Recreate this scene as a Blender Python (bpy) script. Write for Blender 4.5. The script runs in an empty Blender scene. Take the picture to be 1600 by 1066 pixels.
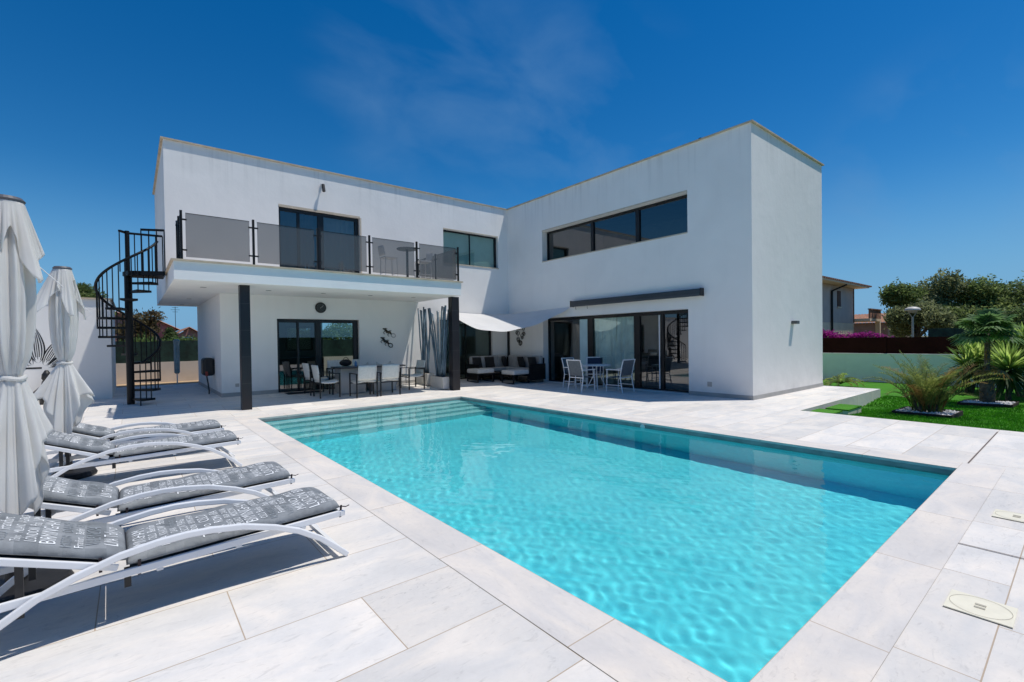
import bpy, bmesh, math, random
from mathutils import Vector, Matrix
random.seed(7)
sc = bpy.context.scene
COL = sc.collection
PI = math.pi

# ------------------------------------------------------------------ materials
def newmat(name):
    m = bpy.data.materials.new(name); m.use_nodes = True
    nt = m.node_tree; nt.nodes.clear()
    out = nt.nodes.new('ShaderNodeOutputMaterial')
    return m, nt, out
def N(nt, t, **kw):
    n = nt.nodes.new(t)
    for k, v in kw.items(): setattr(n, k, v)
    return n
def pbr(name, col, rough=.6, metal=0, var=.0, vscale=3.0, bump=0, bscale=40, spec=.5, col2=None, coat=0, detail=4, island=0, dist=.01, subs=0):
    """plain principled material with procedural colour variation and bump"""
    m, nt, out = newmat(name)
    b = N(nt, 'ShaderNodeBsdfPrincipled'); nt.links.new(b.outputs[0], out.inputs[0])
    b.inputs['Roughness'].default_value = rough; b.inputs['Metallic'].default_value = metal
    b.inputs['Specular IOR Level'].default_value = spec
    if coat: b.inputs['Coat Weight'].default_value = coat
    tc = N(nt, 'ShaderNodeTexCoord')
    c2 = col2 if col2 else tuple(c*(1-var) for c in col)
    if var or col2:
        n = N(nt, 'ShaderNodeTexNoise'); n.inputs['Scale'].default_value = vscale; n.inputs['Detail'].default_value = detail
        nt.links.new(tc.outputs['Object'], n.inputs['Vector'])
        r = N(nt, 'ShaderNodeValToRGB'); r.color_ramp.elements[0].position = .35; r.color_ramp.elements[1].position = .65
        r.color_ramp.elements[0].color = (*c2, 1); r.color_ramp.elements[1].color = (*col, 1)
        nt.links.new(n.outputs[0], r.inputs[0]); src = r.outputs[0]
        if island:
            g = N(nt, 'ShaderNodeNewGeometry'); mr = N(nt, 'ShaderNodeMapRange')
            mr.inputs['To Min'].default_value = 1-island; mr.inputs['To Max'].default_value = 1+island
            nt.links.new(g.outputs['Random Per Island'], mr.inputs[0])
            mx = N(nt, 'ShaderNodeVectorMath', operation='SCALE'); nt.links.new(src, mx.inputs[0]); nt.links.new(mr.outputs[0], mx.inputs['Scale'])
            src = mx.outputs[0]
        nt.links.new(src, b.inputs['Base Color'])
    else:
        b.inputs['Base Color'].default_value = (*col, 1)
    if bump:
        n2 = N(nt, 'ShaderNodeTexNoise'); n2.inputs['Scale'].default_value = bscale; n2.inputs['Detail'].default_value = 5
        nt.links.new(tc.outputs['Object'], n2.inputs['Vector'])
        bp = N(nt, 'ShaderNodeBump'); bp.inputs['Strength'].default_value = bump; bp.inputs['Distance'].default_value = dist
        nt.links.new(n2.outputs[0], bp.inputs['Height']); nt.links.new(bp.outputs[0], b.inputs['Normal'])
    return m
def leafmat(name, c1, c2, scale=1.0, island=.35, trans=.45):
    m, nt, out = newmat(name)
    tc = N(nt, 'ShaderNodeTexCoord'); n = N(nt, 'ShaderNodeTexNoise'); n.inputs['Scale'].default_value = scale; n.inputs['Detail'].default_value = 3
    nt.links.new(tc.outputs['Object'], n.inputs['Vector'])
    r = N(nt, 'ShaderNodeValToRGB'); r.color_ramp.elements[0].position = .38; r.color_ramp.elements[1].position = .62
    r.color_ramp.elements[0].color = (*c1, 1); r.color_ramp.elements[1].color = (*c2, 1)
    nt.links.new(n.outputs[0], r.inputs[0])
    g = N(nt, 'ShaderNodeNewGeometry'); mr = N(nt, 'ShaderNodeMapRange')
    mr.inputs['To Min'].default_value = 1-island; mr.inputs['To Max'].default_value = 1+island
    nt.links.new(g.outputs['Random Per Island'], mr.inputs[0])
    mx = N(nt, 'ShaderNodeVectorMath', operation='SCALE'); nt.links.new(r.outputs[0], mx.inputs[0]); nt.links.new(mr.outputs[0], mx.inputs['Scale'])
    b = N(nt, 'ShaderNodeBsdfPrincipled'); b.inputs['Roughness'].default_value = .55; b.inputs['Specular IOR Level'].default_value = .3
    nt.links.new(mx.outputs[0], b.inputs['Base Color'])
    t = N(nt, 'ShaderNodeBsdfTranslucent'); nt.links.new(mx.outputs[0], t.inputs[0])
    ms = N(nt, 'ShaderNodeMixShader'); ms.inputs[0].default_value = trans
    nt.links.new(b.outputs[0], ms.inputs[1]); nt.links.new(t.outputs[0], ms.inputs[2]); nt.links.new(ms.outputs[0], out.inputs[0])
    return m
def glass(name, tint, gloss=.1, gcol=(1, 1, 1), rough=0.0, mul=1.0, milky=0, mcol=(.3, .3, .3)):
    """thin sheet: tinted transparency and fresnel reflection"""
    m, nt, out = newmat(name)
    tr = N(nt, 'ShaderNodeBsdfTransparent'); tr.inputs[0].default_value = (*tint, 1)
    first = tr.outputs[0]
    if milky:
        d = N(nt, 'ShaderNodeBsdfDiffuse'); d.inputs[0].default_value = (*mcol, 1)
        m0 = N(nt, 'ShaderNodeMixShader'); m0.inputs[0].default_value = milky
        nt.links.new(tr.outputs[0], m0.inputs[1]); nt.links.new(d.outputs[0], m0.inputs[2]); first = m0.outputs[0]
    gl = N(nt, 'ShaderNodeBsdfGlossy'); gl.inputs['Roughness'].default_value = rough; gl.inputs[0].default_value = (*gcol, 1)
    lw = N(nt, 'ShaderNodeLayerWeight'); lw.inputs[0].default_value = .5
    pw = N(nt, 'ShaderNodeMath', operation='POWER'); pw.inputs[1].default_value = 4; nt.links.new(lw.outputs['Facing'], pw.inputs[0])
    mm = N(nt, 'ShaderNodeMath', operation='MULTIPLY_ADD'); mm.inputs[1].default_value = mul*.85; mm.inputs[2].default_value = gloss+.06; mm.use_clamp = True
    nt.links.new(pw.outputs[0], mm.inputs[0])
    ms = N(nt, 'ShaderNodeMixShader'); nt.links.new(mm.outputs[0], ms.inputs[0])
    nt.links.new(first, ms.inputs[1]); nt.links.new(gl.outputs[0], ms.inputs[2]); nt.links.new(ms.outputs[0], out.inputs[0])
    return m
def stone(name, base, bw, bh, offset=.5, grout=(.46, .36, .26), warm=(1.03, 1, .96), ox=0, oy=0, vein=.16, mort=.0032):
    """large porcelain slabs laid out in UV metres: grout lines, slab to slab tint, clouding, veins"""
    m, nt, out = newmat(name)
    b = N(nt, 'ShaderNodeBsdfPrincipled'); nt.links.new(b.outputs[0], out.inputs[0])
    b.inputs['Roughness'].default_value = .62; b.inputs['Specular IOR Level'].default_value = .3
    uv = N(nt, 'ShaderNodeTexCoord'); mp = N(nt, 'ShaderNodeMapping'); mp.inputs['Location'].default_value = (ox, oy, 0)
    nt.links.new(uv.outputs['UV'], mp.inputs[0])
    br = N(nt, 'ShaderNodeTexBrick'); br.offset = offset; br.offset_frequency = 2
    br.inputs['Scale'].default_value = 1; br.inputs['Brick Width'].default_value = bw; br.inputs['Row Height'].default_value = bh
    br.inputs['Mortar Size'].default_value = mort; br.inputs['Mortar Smooth'].default_value = .15; br.inputs['Bias'].default_value = 0
    br.inputs['Color1'].default_value = (0, 0, 0, 1); br.inputs['Color2'].default_value = (1, 1, 1, 1); br.inputs['Mortar'].default_value = (.5, .5, .5, 1)
    nt.links.new(mp.outputs[0], br.inputs['Vector'])
    # clouding
    def noise(scale, detail, sx=1, sy=1, dist=0, rough=.55):
        q = N(nt, 'ShaderNodeMapping'); q.inputs['Scale'].default_value = (sx, sy, 1); q.inputs['Rotation'].default_value = (0, 0, .35)
        nt.links.new(off.outputs[0], q.inputs[0])
        n = N(nt, 'ShaderNodeTexNoise'); n.inputs['Scale'].default_value = scale; n.inputs['Detail'].default_value = detail
        n.inputs['Distortion'].default_value = dist; n.inputs['Roughness'].default_value = rough
        nt.links.new(q.outputs[0], n.inputs['Vector']); return n.outputs[0]
    # each slab samples its own piece of the pattern
    off = N(nt, 'ShaderNodeVectorMath', operation='MULTIPLY_ADD')
    nt.links.new(br.outputs['Color'], off.inputs[0]); off.inputs[1].default_value = (37, 53, 0); nt.links.new(mp.outputs[0], off.inputs[2])
    a = noise(1.6, 6, 1, 2.2, .8); c = noise(5, 8, 1, 3.2, 2.2, .65); s = noise(26, 5, 1, 1, 0, .7)
    def ramp(src, p0, p1, v0, v1):
        mr = N(nt, 'ShaderNodeMapRange'); mr.inputs[1].default_value = p0; mr.inputs[2].default_value = p1
        mr.inputs[3].default_value = v0; mr.inputs[4].default_value = v1; nt.links.new(src, mr.inputs[0]); return mr.outputs[0]
    def mul(x, y):
        k = N(nt, 'ShaderNodeMath', operation='MULTIPLY'); nt.links.new(x, k.inputs[0]); nt.links.new(y, k.inputs[1]); return k.outputs[0]
    sep = N(nt, 'ShaderNodeSeparateColor'); nt.links.new(br.outputs['Color'], sep.inputs[0])
    v = mul(ramp(a, .3, .7, .86, 1.05), ramp(c, .56, .70, 1.0, 1-vein))
    st1 = noise(.75, 2, 1, 1, 0, .5); st2 = noise(13, 8, 1, 2.0, 1.5, .75)   # patches of grey flecks and water marks
    fl = N(nt, 'ShaderNodeMath', operation='MULTIPLY'); nt.links.new(ramp(st1, .52, .66, 0, 1), fl.inputs[0]); nt.links.new(ramp(st2, .56, .66, 0, 1), fl.inputs[1])
    v = mul(v, ramp(fl.outputs[0], 0, 1, 1, .74)); wmk = noise(.5, 5, 1, 1, .6, .6); v = mul(v, ramp(wmk, .42, .58, .955, 1.02))
    v = mul(v, ramp(sep.outputs[0], 0, 1, .91, 1.04)); v = mul(v, ramp(s, .3, .75, 1.02, .95))
    wm = N(nt, 'ShaderNodeMix', data_type='RGBA'); wm.inputs[6].default_value = (base[0]*.985, base[1], base[2]*1.015, 1); wm.inputs[7].default_value = (base[0]*warm[0], base[1]*warm[1], base[2]*warm[2], 1)
    nt.links.new(ramp(a, .4, .66, 0, 1), wm.inputs[0])
    sc_ = N(nt, 'ShaderNodeVectorMath', operation='SCALE'); nt.links.new(wm.outputs[2], sc_.inputs[0]); nt.links.new(v, sc_.inputs['Scale'])
    mx = N(nt, 'ShaderNodeMix', data_type='RGBA'); nt.links.new(br.outputs['Fac'], mx.inputs[0])
    nt.links.new(sc_.outputs[0], mx.inputs[6]); mx.inputs[7].default_value = (*grout, 1)
    nt.links.new(mx.outputs[2], b.inputs['Base Color'])
    bp = N(nt, 'ShaderNodeBump'); bp.inputs['Strength'].default_value = .35; bp.inputs['Distance'].default_value = .004
    hh = N(nt, 'ShaderNodeMath', operation='SUBTRACT'); nt.links.new(c, hh.inputs[0]); nt.links.new(br.outputs['Fac'], hh.inputs[1])
    nt.links.new(hh.outputs[0], bp.inputs['Height']); nt.links.new(bp.outputs[0], b.inputs['Normal'])
    return m

def plaster(name, col):
    m, nt, out = newmat(name)
    b = N(nt, 'ShaderNodeBsdfPrincipled'); nt.links.new(b.outputs[0], out.inputs[0]); b.inputs['Roughness'].default_value = .9; b.inputs['Specular IOR Level'].default_value = .15
    g = N(nt, 'ShaderNodeNewGeometry')
    n = N(nt, 'ShaderNodeTexNoise'); n.inputs['Scale'].default_value = .9; n.inputs['Detail'].default_value = 5; n.inputs['Distortion'].default_value = .6
    nt.links.new(g.outputs['Position'], n.inputs['Vector'])
    r = N(nt, 'ShaderNodeValToRGB'); r.color_ramp.elements[0].position = .3; r.color_ramp.elements[1].position = .7
    r.color_ramp.elements[0].color = (*[c*.94 for c in col], 1); r.color_ramp.elements[1].color = (*col, 1)
    nt.links.new(n.outputs[0], r.inputs[0])
    # rain streaks: noise stretched down the wall
    mp = N(nt, 'ShaderNodeMapping'); mp.inputs['Scale'].default_value = (5, 5, .35); nt.links.new(g.outputs['Position'], mp.inputs[0])
    n3 = N(nt, 'ShaderNodeTexNoise'); n3.inputs['Scale'].default_value = 1; n3.inputs['Detail'].default_value = 4; nt.links.new(mp.outputs[0], n3.inputs['Vector'])
    mr = N(nt, 'ShaderNodeMapRange'); mr.inputs[1].default_value = .55; mr.inputs[2].default_value = .85; mr.inputs[3].default_value = 1; mr.inputs[4].default_value = .965
    nt.links.new(n3.outputs[0], mr.inputs[0])
    s_ = N(nt, 'ShaderNodeVectorMath', operation='SCALE'); nt.links.new(r.outputs[0], s_.inputs[0]); nt.links.new(mr.outputs[0], s_.inputs['Scale'])
    # splash dirt near the ground and faint runs below the coping
    sx_ = N(nt, 'ShaderNodeSeparateXYZ'); nt.links.new(g.outputs['Position'], sx_.inputs[0])
    def mrng(src, a0, a1, v0, v1):
        k = N(nt, 'ShaderNodeMapRange'); k.inputs[1].default_value = a0; k.inputs[2].default_value = a1; k.inputs[3].default_value = v0; k.inputs[4].default_value = v1; nt.links.new(src, k.inputs[0]); return k.outputs[0]
    def m2(x, y, op='MULTIPLY'):
        k = N(nt, 'ShaderNodeMath', operation=op); nt.links.new(x, k.inputs[0]); nt.links.new(y, k.inputs[1]); return k.outputs[0]
    nd = N(nt, 'ShaderNodeTexNoise'); nd.inputs['Scale'].default_value = 2.3; nd.inputs['Detail'].default_value = 7; nt.links.new(g.outputs['Position'], nd.inputs['Vector'])
    low = m2(mrng(sx_.outputs[2], .15, .75, 1, 0), mrng(nd.outputs[0], .35, .7, .1, 1))
    mq = N(nt, 'ShaderNodeMapping'); mq.inputs['Scale'].default_value = (9, 9, .5); nt.links.new(g.outputs['Position'], mq.inputs[0])
    ns = N(nt, 'ShaderNodeTexNoise'); ns.inputs['Scale'].default_value = 1; ns.inputs['Detail'].default_value = 5; nt.links.new(mq.outputs[0], ns.inputs['Vector'])
    top = m2(mrng(sx_.outputs[2], 5.4, 6.5, 0, 1), mrng(ns.outputs[0], .52, .75, 0, 1))
    dirt = m2(low, top, 'MAXIMUM'); dk = mrng(dirt, 0, 1, 1, .86)
    s3_ = N(nt, 'ShaderNodeVectorMath', operation='SCALE'); nt.links.new(s_.outputs[0], s3_.inputs[0]); nt.links.new(dk, s3_.inputs['Scale'])
    nt.links.new(s3_.outputs[0], b.inputs['Base Color'])
    n2 = N(nt, 'ShaderNodeTexNoise'); n2.inputs['Scale'].default_value = 3.2; n2.inputs['Detail'].default_value = 9; n2.inputs['Roughness'].default_value = .6
    nt.links.new(g.outputs['Position'], n2.inputs['Vector'])
    bp = N(nt, 'ShaderNodeBump'); bp.inputs['Strength'].default_value = .4; bp.inputs['Distance'].default_value = .02
    nt.links.new(n2.outputs[0], bp.inputs['Height']); nt.links.new(bp.outputs[0], b.inputs['Normal'])
    return m

M = {}
M['white'] = plaster('white_render', (.89, .865, .825))
M['cream'] = plaster('cream_render', (.62, .56, .47))
M['cap'] = pbr('coping_stone', (.62, .50, .36), .75, var=.25, vscale=4, bump=.2)
M['sill'] = pbr('sill_stone', (.62, .53, .41), .7, var=.15, vscale=6)
M['skirt'] = pbr('skirting_tile', (.42, .41, .39), .6, var=.15, vscale=2)
M['frame'] = pbr('black_aluminium', (.012, .012, .013), .35, spec=.4, var=.2, vscale=8)
M['iron'] = pbr('black_painted_steel', (.006, .007, .008), .5, spec=.25, var=.3, vscale=12, bump=.05)
M['column'] = None
M['paving'] = stone('paving_slabs', (.79, .75, .695), 1.2, .6, .5, ox=-.42, oy=.3)
M['coping'] = stone('pool_coping_slabs', (.79, .735, .675), 1.22, 3, 0, warm=(1.03, 1, .95), vein=.1)
M['darkjoint'] = pbr('movement_joint', (.16, .12, .10), .8, var=.2)
M['poolwall'] = None
M['glass_dark'] = glass('dark_window_glass', (.30, .34, .34), .07, mul=1.1)
M['glass_green'] = glass('green_window_glass', (.74, .85, .80), .10, (.72, .9, .84), mul=1.1)
M['glass_rail'] = glass('smoked_railing_glass', (.36, .355, .35), -.03, (.9, .9, .9), mul=.5, milky=.22, mcol=(.34, .325, .31))
M['room'] = pbr('room_plaster', (.45, .44, .43), .9, var=.1)
M['roomfloor'] = pbr('room_floor', (.25, .23, .21), .5, var=.15)
M['curtain'] = pbr('curtain_cloth', (.88, .89, .90), .9, var=.12, vscale=5)
M['curtain_d'] = pbr('dark_curtain_cloth', (.20, .17, .18), .9, var=.25, vscale=5)
M['lit_sheet'] = pbr('pale_teal_lit_sheet', (.50, .66, .66), .9, var=.1)  # lit look put into the colour of the two sheets at the glazing
M['kitchen'] = pbr('kitchen_unit', (.09, .08, .08), .4, var=.2)
M['whitemetal'] = pbr('white_powder_coat', (.78, .79, .80), .32, var=.04, vscale=9)
M['whitestrap'] = pbr('white_plastic', (.74, .74, .73), .4, var=.05)
M['blackplastic'] = pbr('black_plastic', (.015, .015, .016), .5, var=.3, vscale=10, bump=.1)
M['chairwhite'] = pbr('white_woven_seat', (.72, .71, .66), .8, var=.1, vscale=20, bump=.3, bscale=150)
M['greysling'] = pbr('grey_sling', (.13, .15, .17), .8, var=.2, vscale=20)
M['canvas'] = leafmat('offwhite_canvas', (.90, .88, .84), (.94, .93, .90), 3, .0, .52)
M['sail'] = leafmat('white_sail_cloth', (.78, .77, .75), (.82, .81, .79), 2, .0, .22)
M['greycush'] = pbr('grey_upholstery', (.42, .41, .40), .9, var=.15, vscale=9, bump=.3, bscale=60)
M['lightcush'] = pbr('light_upholstery', (.66, .64, .60), .9, var=.1, vscale=9, bump=.3, bscale=60)
M['blackcush'] = pbr('black_cushion', (.018, .018, .02), .9, var=.4, vscale=14)
M['planter'] = pbr('white_planter', (.68, .65, .60), .6, var=.1, vscale=6)
M['bamboo'] = pbr('blue_grey_cane', (.15, .22, .28), .6, var=.35, vscale=7)
M['print'] = pbr('white_print', (.84, .86, .86), .8, var=.12, vscale=30)
M['print2'] = pbr('faded_print', (.30, .33, .35), .8, var=.2, vscale=30)
M['strap'] = pbr('dark_strap', (.035, .022, .026), .8, var=.3)
M['mural'] = pbr('black_paint', (.014, .014, .015), .6, var=.3)
M['lid'] = pbr('cream_plastic_lid', (.86, .80, .62), .45, var=.08, vscale=12, bump=.05)
M['lidline'] = pbr('lid_groove', (.50, .46, .36), .7, var=.2)
M['redplastic'] = pbr('red_plastic', (.35, .05, .03), .4, var=.2)
M['bronze'] = pbr('aged_metal', (.09, .075, .055), .4, metal=.7, var=.5, vscale=14)
M['pebble'] = pbr('white_pebble', (.74, .72, .69), .75, var=.3, vscale=22)
M['bededge'] = pbr('rusty_bed_edging', (.045, .022, .016), .8, var=.5, vscale=9)
M['gfence'] = pbr('dark_brown_fence', (.050, .010, .008), .8, spec=.1, var=.35, vscale=2)
M['hedge_net'] = pbr('green_screen_netting', (.012, .042, .030), .9, var=.6, vscale=5, col2=(.005, .018, .013), bump=.5, bscale=22)
M['gwall'] = plaster('grey_green_render', (.84, .86, .80))
M['cwall'] = plaster('cream_garden_render', (.66, .58, .50))
M['tile'] = pbr('terracotta_tiles', (.42, .20, .11), .85, col2=(.26, .13, .09), vscale=3, bump=.5, bscale=9, dist=.05)
M['pinkwall'] = pbr('pink_render', (.50, .24, .20), .9, col2=(.40, .19, .17), vscale=2)
M['nbrwall'] = pbr('neighbour_grey_render', (.60, .49, .42), .9, var=.12, vscale=1.5, bump=.2)
M['nbrlow'] = pbr('neighbour_cream_render', (.88, .70, .50), .9, var=.12, vscale=1.5, bump=.2)
M['brown'] = pbr('brown_wood', (.13, .055, .03), .7, var=.3, vscale=4)
M['bark'] = pbr('tree_bark', (.10, .075, .05), .9, var=.5, vscale=9, bump=.6, bscale=25)
M['palmbark'] = pbr('palm_bark', (.16, .125, .095), .95, var=.55, vscale=14, bump=1, bscale=30, dist=.02)
M['sand'] = pbr('sandy_ground', (.55, .38, .22), .95, var=.25, vscale=1.2, bump=.3, bscale=30)
M['dry'] = pbr('dry_ground', (.16, .15, .08), .95, var=.4, vscale=.15, bump=.3, bscale=3)
M['lamp'] = pbr('lamp_dome', (.66, .62, .55), .5, var=.1)
M['pole'] = pbr('lamp_pole', (.46, .43, .36), .5, var=.15)
M['tree1'] = leafmat('olive_tree_leaves', (.18, .21, .09), (.36, .38, .18), .55, .35, .58)
M['tree2'] = leafmat('pine_tree_leaves', (.13, .19, .055), (.29, .36, .12), .6, .35, .58)
M['tree3'] = leafmat('dark_tree_leaves', (.10, .15, .05), (.24, .30, .10), .7, .35, .55)
M['shrub'] = leafmat('hedge_leaves', (.07, .13, .035), (.16, .24, .065), 1.4)
M['dryshrub'] = leafmat('dry_shrub_leaves', (.12, .085, .04), (.20, .16, .07), 1.4)
M['boug'] = leafmat('bougainvillea_flowers', (.28, .015, .18), (.52, .04, .33), 2.5, .4)
M['palm'] = leafmat('date_palm_leaves', (.11, .17, .05), (.30, .33, .08), 2.2, .4, .55)
M['palmdry'] = leafmat('dry_palm_leaves', (.26, .15, .05), (.36, .22, .07), 3, .3)
M['fan'] = leafmat('fan_palm_leaves', (.09, .19, .06), (.22, .34, .12), 2, .3, .55)
M['yucca'] = leafmat('yucca_leaves', (.24, .38, .07), (.50, .62, .16), 1.6, .3, .6)
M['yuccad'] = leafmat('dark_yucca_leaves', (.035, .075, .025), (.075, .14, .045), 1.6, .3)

# ------------------------------------------------------------------ mesh helpers
class MB:
    def __init__(s): s.v = []; s.f = []; s.uv = {}
    def quad(s, a, b, c, d, uv=None):
        i = len(s.v); s.v += [tuple(a), tuple(b), tuple(c), tuple(d)]; s.f.append((i, i+1, i+2, i+3))
        if uv: s.uv[len(s.f)-1] = uv
        return s
    def poly(s, pts):
        i = len(s.v); s.v += [tuple(p) for p in pts]; s.f.append(tuple(range(i, i+len(pts)))); return s
    def box(s, a, b, mp=None):
        x0, y0, z0 = a; x1, y1, z1 = b
        p = [(x0,y0,z0),(x1,y0,z0),(x1,y1,z0),(x0,y1,z0),(x0,y0,z1),(x1,y0,z1),(x1,y1,z1),(x0,y1,z1)]
        if mp: p = [tuple(mp(*q)) for q in p]
        i = len(s.v); s.v += p
        s.f += [tuple(i+k for k in q) for q in ((0,3,2,1),(4,5,6,7),(0,1,5,4),(1,2,6,5),(2,3,7,6),(3,0,4,7))]
        return s
    def bar(s, p, q, w, h, up=(0,0,1)):
        p = Vector(p); q = Vector(q); d = (q-p).normalized(); u = Vector(up)
        if abs(d.dot(u)) > .98: u = Vector((1, 0, 0))
        a = d.cross(u).normalized(); b = a.cross(d).normalized()
        P = []
        for e in (p, q):
            for sx, sy in ((-1,-1),(1,-1),(1,1),(-1,1)): P.append(tuple(e+a*sx*w/2+b*sy*h/2))
        i = len(s.v); s.v += P
        s.f += [tuple(i+k for k in z) for z in ((0,1,2,3),(7,6,5,4),(0,4,5,1),(1,5,6,2),(2,6,7,3),(3,7,4,0))]
        return s
    def sweep(s, pts, w, h, up=(0,0,1), n=4, ends=True):
        """sweep a box (n=4) or round (n>4) section along points"""
        pts = [Vector(p) for p in pts]; R = []
        for k, p in enumerate(pts):
            d = (pts[min(k+1, len(pts)-1)]-pts[max(k-1, 0)]).normalized(); u = Vector(up)
            if abs(d.dot(u)) > .98: u = Vector((1, 0, 0))
            a = d.cross(u).normalized(); b = a.cross(d).normalized()
            ww = w[k] if isinstance(w, (list, tuple)) else w; hh = h[k] if isinstance(h, (list, tuple)) else h
            if n == 4: R.append([p+a*sx*ww/2+b*sy*hh/2 for sx, sy in ((-1,-1),(1,-1),(1,1),(-1,1))])
            else: R.append([p+a*math.cos(2*PI*j/n)*ww/2+b*math.sin(2*PI*j/n)*hh/2 for j in range(n)])
        i = len(s.v)
        for r in R: s.v += [tuple(q) for q in r]
        for k in range(len(R)-1):
            for j in range(n):
                s.f.append((i+k*n+j, i+k*n+(j+1) % n, i+(k+1)*n+(j+1) % n, i+(k+1)*n+j))
        if ends:
            s.f.append(tuple(i+j for j in range(n))[::-1]); s.f.append(tuple(i+(len(R)-1)*n+j for j in range(n)))
        return s
    def cyl(s, c, r, z0, z1, n=20, r1=None):
        r1 = r if r1 is None else r1
        return s.lathe([(0, z0), (r, z0), (r1, z1), (0, z1)], c, n)
    def lathe(s, prof, c=(0, 0), n=24):
        i = len(s.v)
        for r, z in prof:
            for j in range(n): s.v.append((c[0]+r*math.cos(2*PI*j/n), c[1]+r*math.sin(2*PI*j/n), z))
        for k in range(len(prof)-1):
            for j in range(n):
                s.f.append((i+k*n+j, i+k*n+(j+1) % n, i+(k+1)*n+(j+1) % n, i+(k+1)*n+j))
        return s
    def grid(s, fn, nu, nv, closeu=False):
        i = len(s.v)
        for a in range(nu+1):
            for b in range(nv+1): s.v.append(tuple(fn(a/nu, b/nv)))
        for a in range(nu):
            for b in range(nv):
                s.f.append((i+a*(nv+1)+b, i+(a+1)*(nv+1)+b, i+(a+1)*(nv+1)+b+1, i+a*(nv+1)+b+1))
        return s
    def build(s, name, mat, parent=None, smooth=False, uvplane=None, bevel=0, merge=False, solid=0, mats=None):
        me = bpy.data.meshes.new(name); me.from_pydata(s.v, [], s.f)
        if merge or bevel:
            bm = bmesh.new(); bm.from_mesh(me)
            bmesh.ops.remove_doubles(bm, verts=bm.verts, dist=1e-4)
            bmesh.ops.dissolve_degenerate(bm, edges=bm.edges, dist=1e-5)
            bmesh.ops.recalc_face_normals(bm, faces=bm.faces); bm.to_mesh(me); bm.free()
        if s.uv or uvplane:
            L = me.uv_layers.new(name='UVMap')
            for p in me.polygons:
                for k, li in enumerate(p.loop_indices):
                    if uvplane:
                        co = me.vertices[me.loops[li].vertex_index].co; L.data[li].uv = uvplane(co)
                    elif p.index in s.uv: L.data[li].uv = s.uv[p.index][k]
        me.materials.append(mat)
        if smooth: me.polygons.foreach_set('use_smooth', [True]*len(me.polygons))
        o = bpy.data.objects.new(name, me); COL.objects.link(o)
        if parent: o.parent = parent
        if bevel:
            b = o.modifiers.new('bevel', 'BEVEL'); b.width = bevel; b.segments = 2; b.limit_method = 'ANGLE'
        if solid:
            b = o.modifiers.new('solid', 'SOLIDIFY'); b.thickness = solid; b.offset = 0
        return o
def tag(o, label=None, cat=None, group=None, kind=None):
    if label: o['label'] = label
    if cat: o['category'] = cat
    if group: o['group'] = group
    if kind: o['kind'] = kind
    return o
def thing(name, label, cat, loc=(0, 0, 0), rz=0, group=None):
    o = bpy.data.objects.new(name, None); o.empty_display_size = .1; COL.objects.link(o)
    o.location = loc; o.rotation_euler = (0, 0, rz); return tag(o, label, cat, group)
def copy_tree(o, parent=None):
    c = o.copy(); COL.objects.link(c); c.parent = parent
    for ch in list(o.children): copy_tree(ch, c)
    return c
def text_mesh(txt, size, bold=0.0, shear=0):
    cu = bpy.data.curves.new('t', 'FONT'); cu.body = txt; cu.size = size; cu.offset = bold; cu.shear = shear; cu.resolution_u = 2
    o = bpy.data.objects.new('t', cu); COL.objects.link(o)
    bpy.context.view_layer.update()
    me = bpy.data.meshes.new_from_object(o.evaluated_get(bpy.context.evaluated_depsgraph_get()))
    V = [tuple(v.co) for v in me.vertices]; F = [tuple(p.vertices) for p in me.polygons]
    bpy.data.objects.remove(o); bpy.data.curves.remove(cu); bpy.data.meshes.remove(me)
    return V, F

# ------------------------------------------------------------------ key dimensions (metres)
YL = 14.276       # left facade plane
XW = 11.393       # wing facade plane
YE = 5.043        # wing end wall
XE = 15.969       # far side of the wing
YB = 19.73        # rear wall
XL = .682         # left edge of upper floor
XG = 1.80         # left edge of ground floor
ZT = 6.535        # parapet top below cap
ZS = 2.824        # soffit
BX1 = 7.52        # balcony right edge
YF = 11.615       # balcony front
def G(x, y):      # the terrace rises a little towards the house
    t = max(0, min(1, (y-11.6)/2.7)); r = .115*t*t*(3-2*t)
    k = max(0, min(1, (11.6-x)/1.2)) if x > 10.4 else 1
    return r*k
PA, PBk, PC, PD = (1.93, 10.52), (6.86, 10.70), (7.12, .945), (1.985, .935)   # pool corners

# ------------------------------------------------------------------ ground, terrace, lawn
def ringquads(mb, x0, y0, x1, y1):
    pass
g = MB()
# huge ground with a hole under the pool and terrace
H0 = -.45
R = 900
gx = [-R, -40, 1.2, 7.9, 60, R]; gy = [-R, -30, .3, 11.2, 60, R]
for i in range(5):
    for j in range(5):
        if i == 2 and j == 2: continue
        g.quad((gx[i], gy[j], H0), (gx[i+1], gy[j], H0), (gx[i+1], gy[j+1], H0), (gx[i], gy[j+1], H0))
tag(g.build('ground', M['dry']), kind='structure')

CW = .36   # coping width
OA = (PA[0]-CW, PA[1]+CW); OB = (PBk[0]+.36, PBk[1]+CW); OC = (PC[0]+.36, PC[1]-.345); OD = (PD[0]-CW, PD[1]-.335)
p = MB()
def patch(mb, x0, x1, y0, y1, n, m_):
    for i in range(n):
        for j in range(m_):
            X0, X1 = x0+(x1-x0)*i/n, x0+(x1-x0)*(i+1)/n; Y0, Y1 = y0+(y1-y0)*j/m_, y0+(y1-y0)*(j+1)/m_
            mb.quad(*[(x, y, G(x, y)) for x, y in ((X0, Y0), (X1, Y0), (X1, Y1), (X0, Y1))])
def gq(mb, *pts): mb.poly([(x, y, G(x, y)) for x, y in pts])
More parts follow.
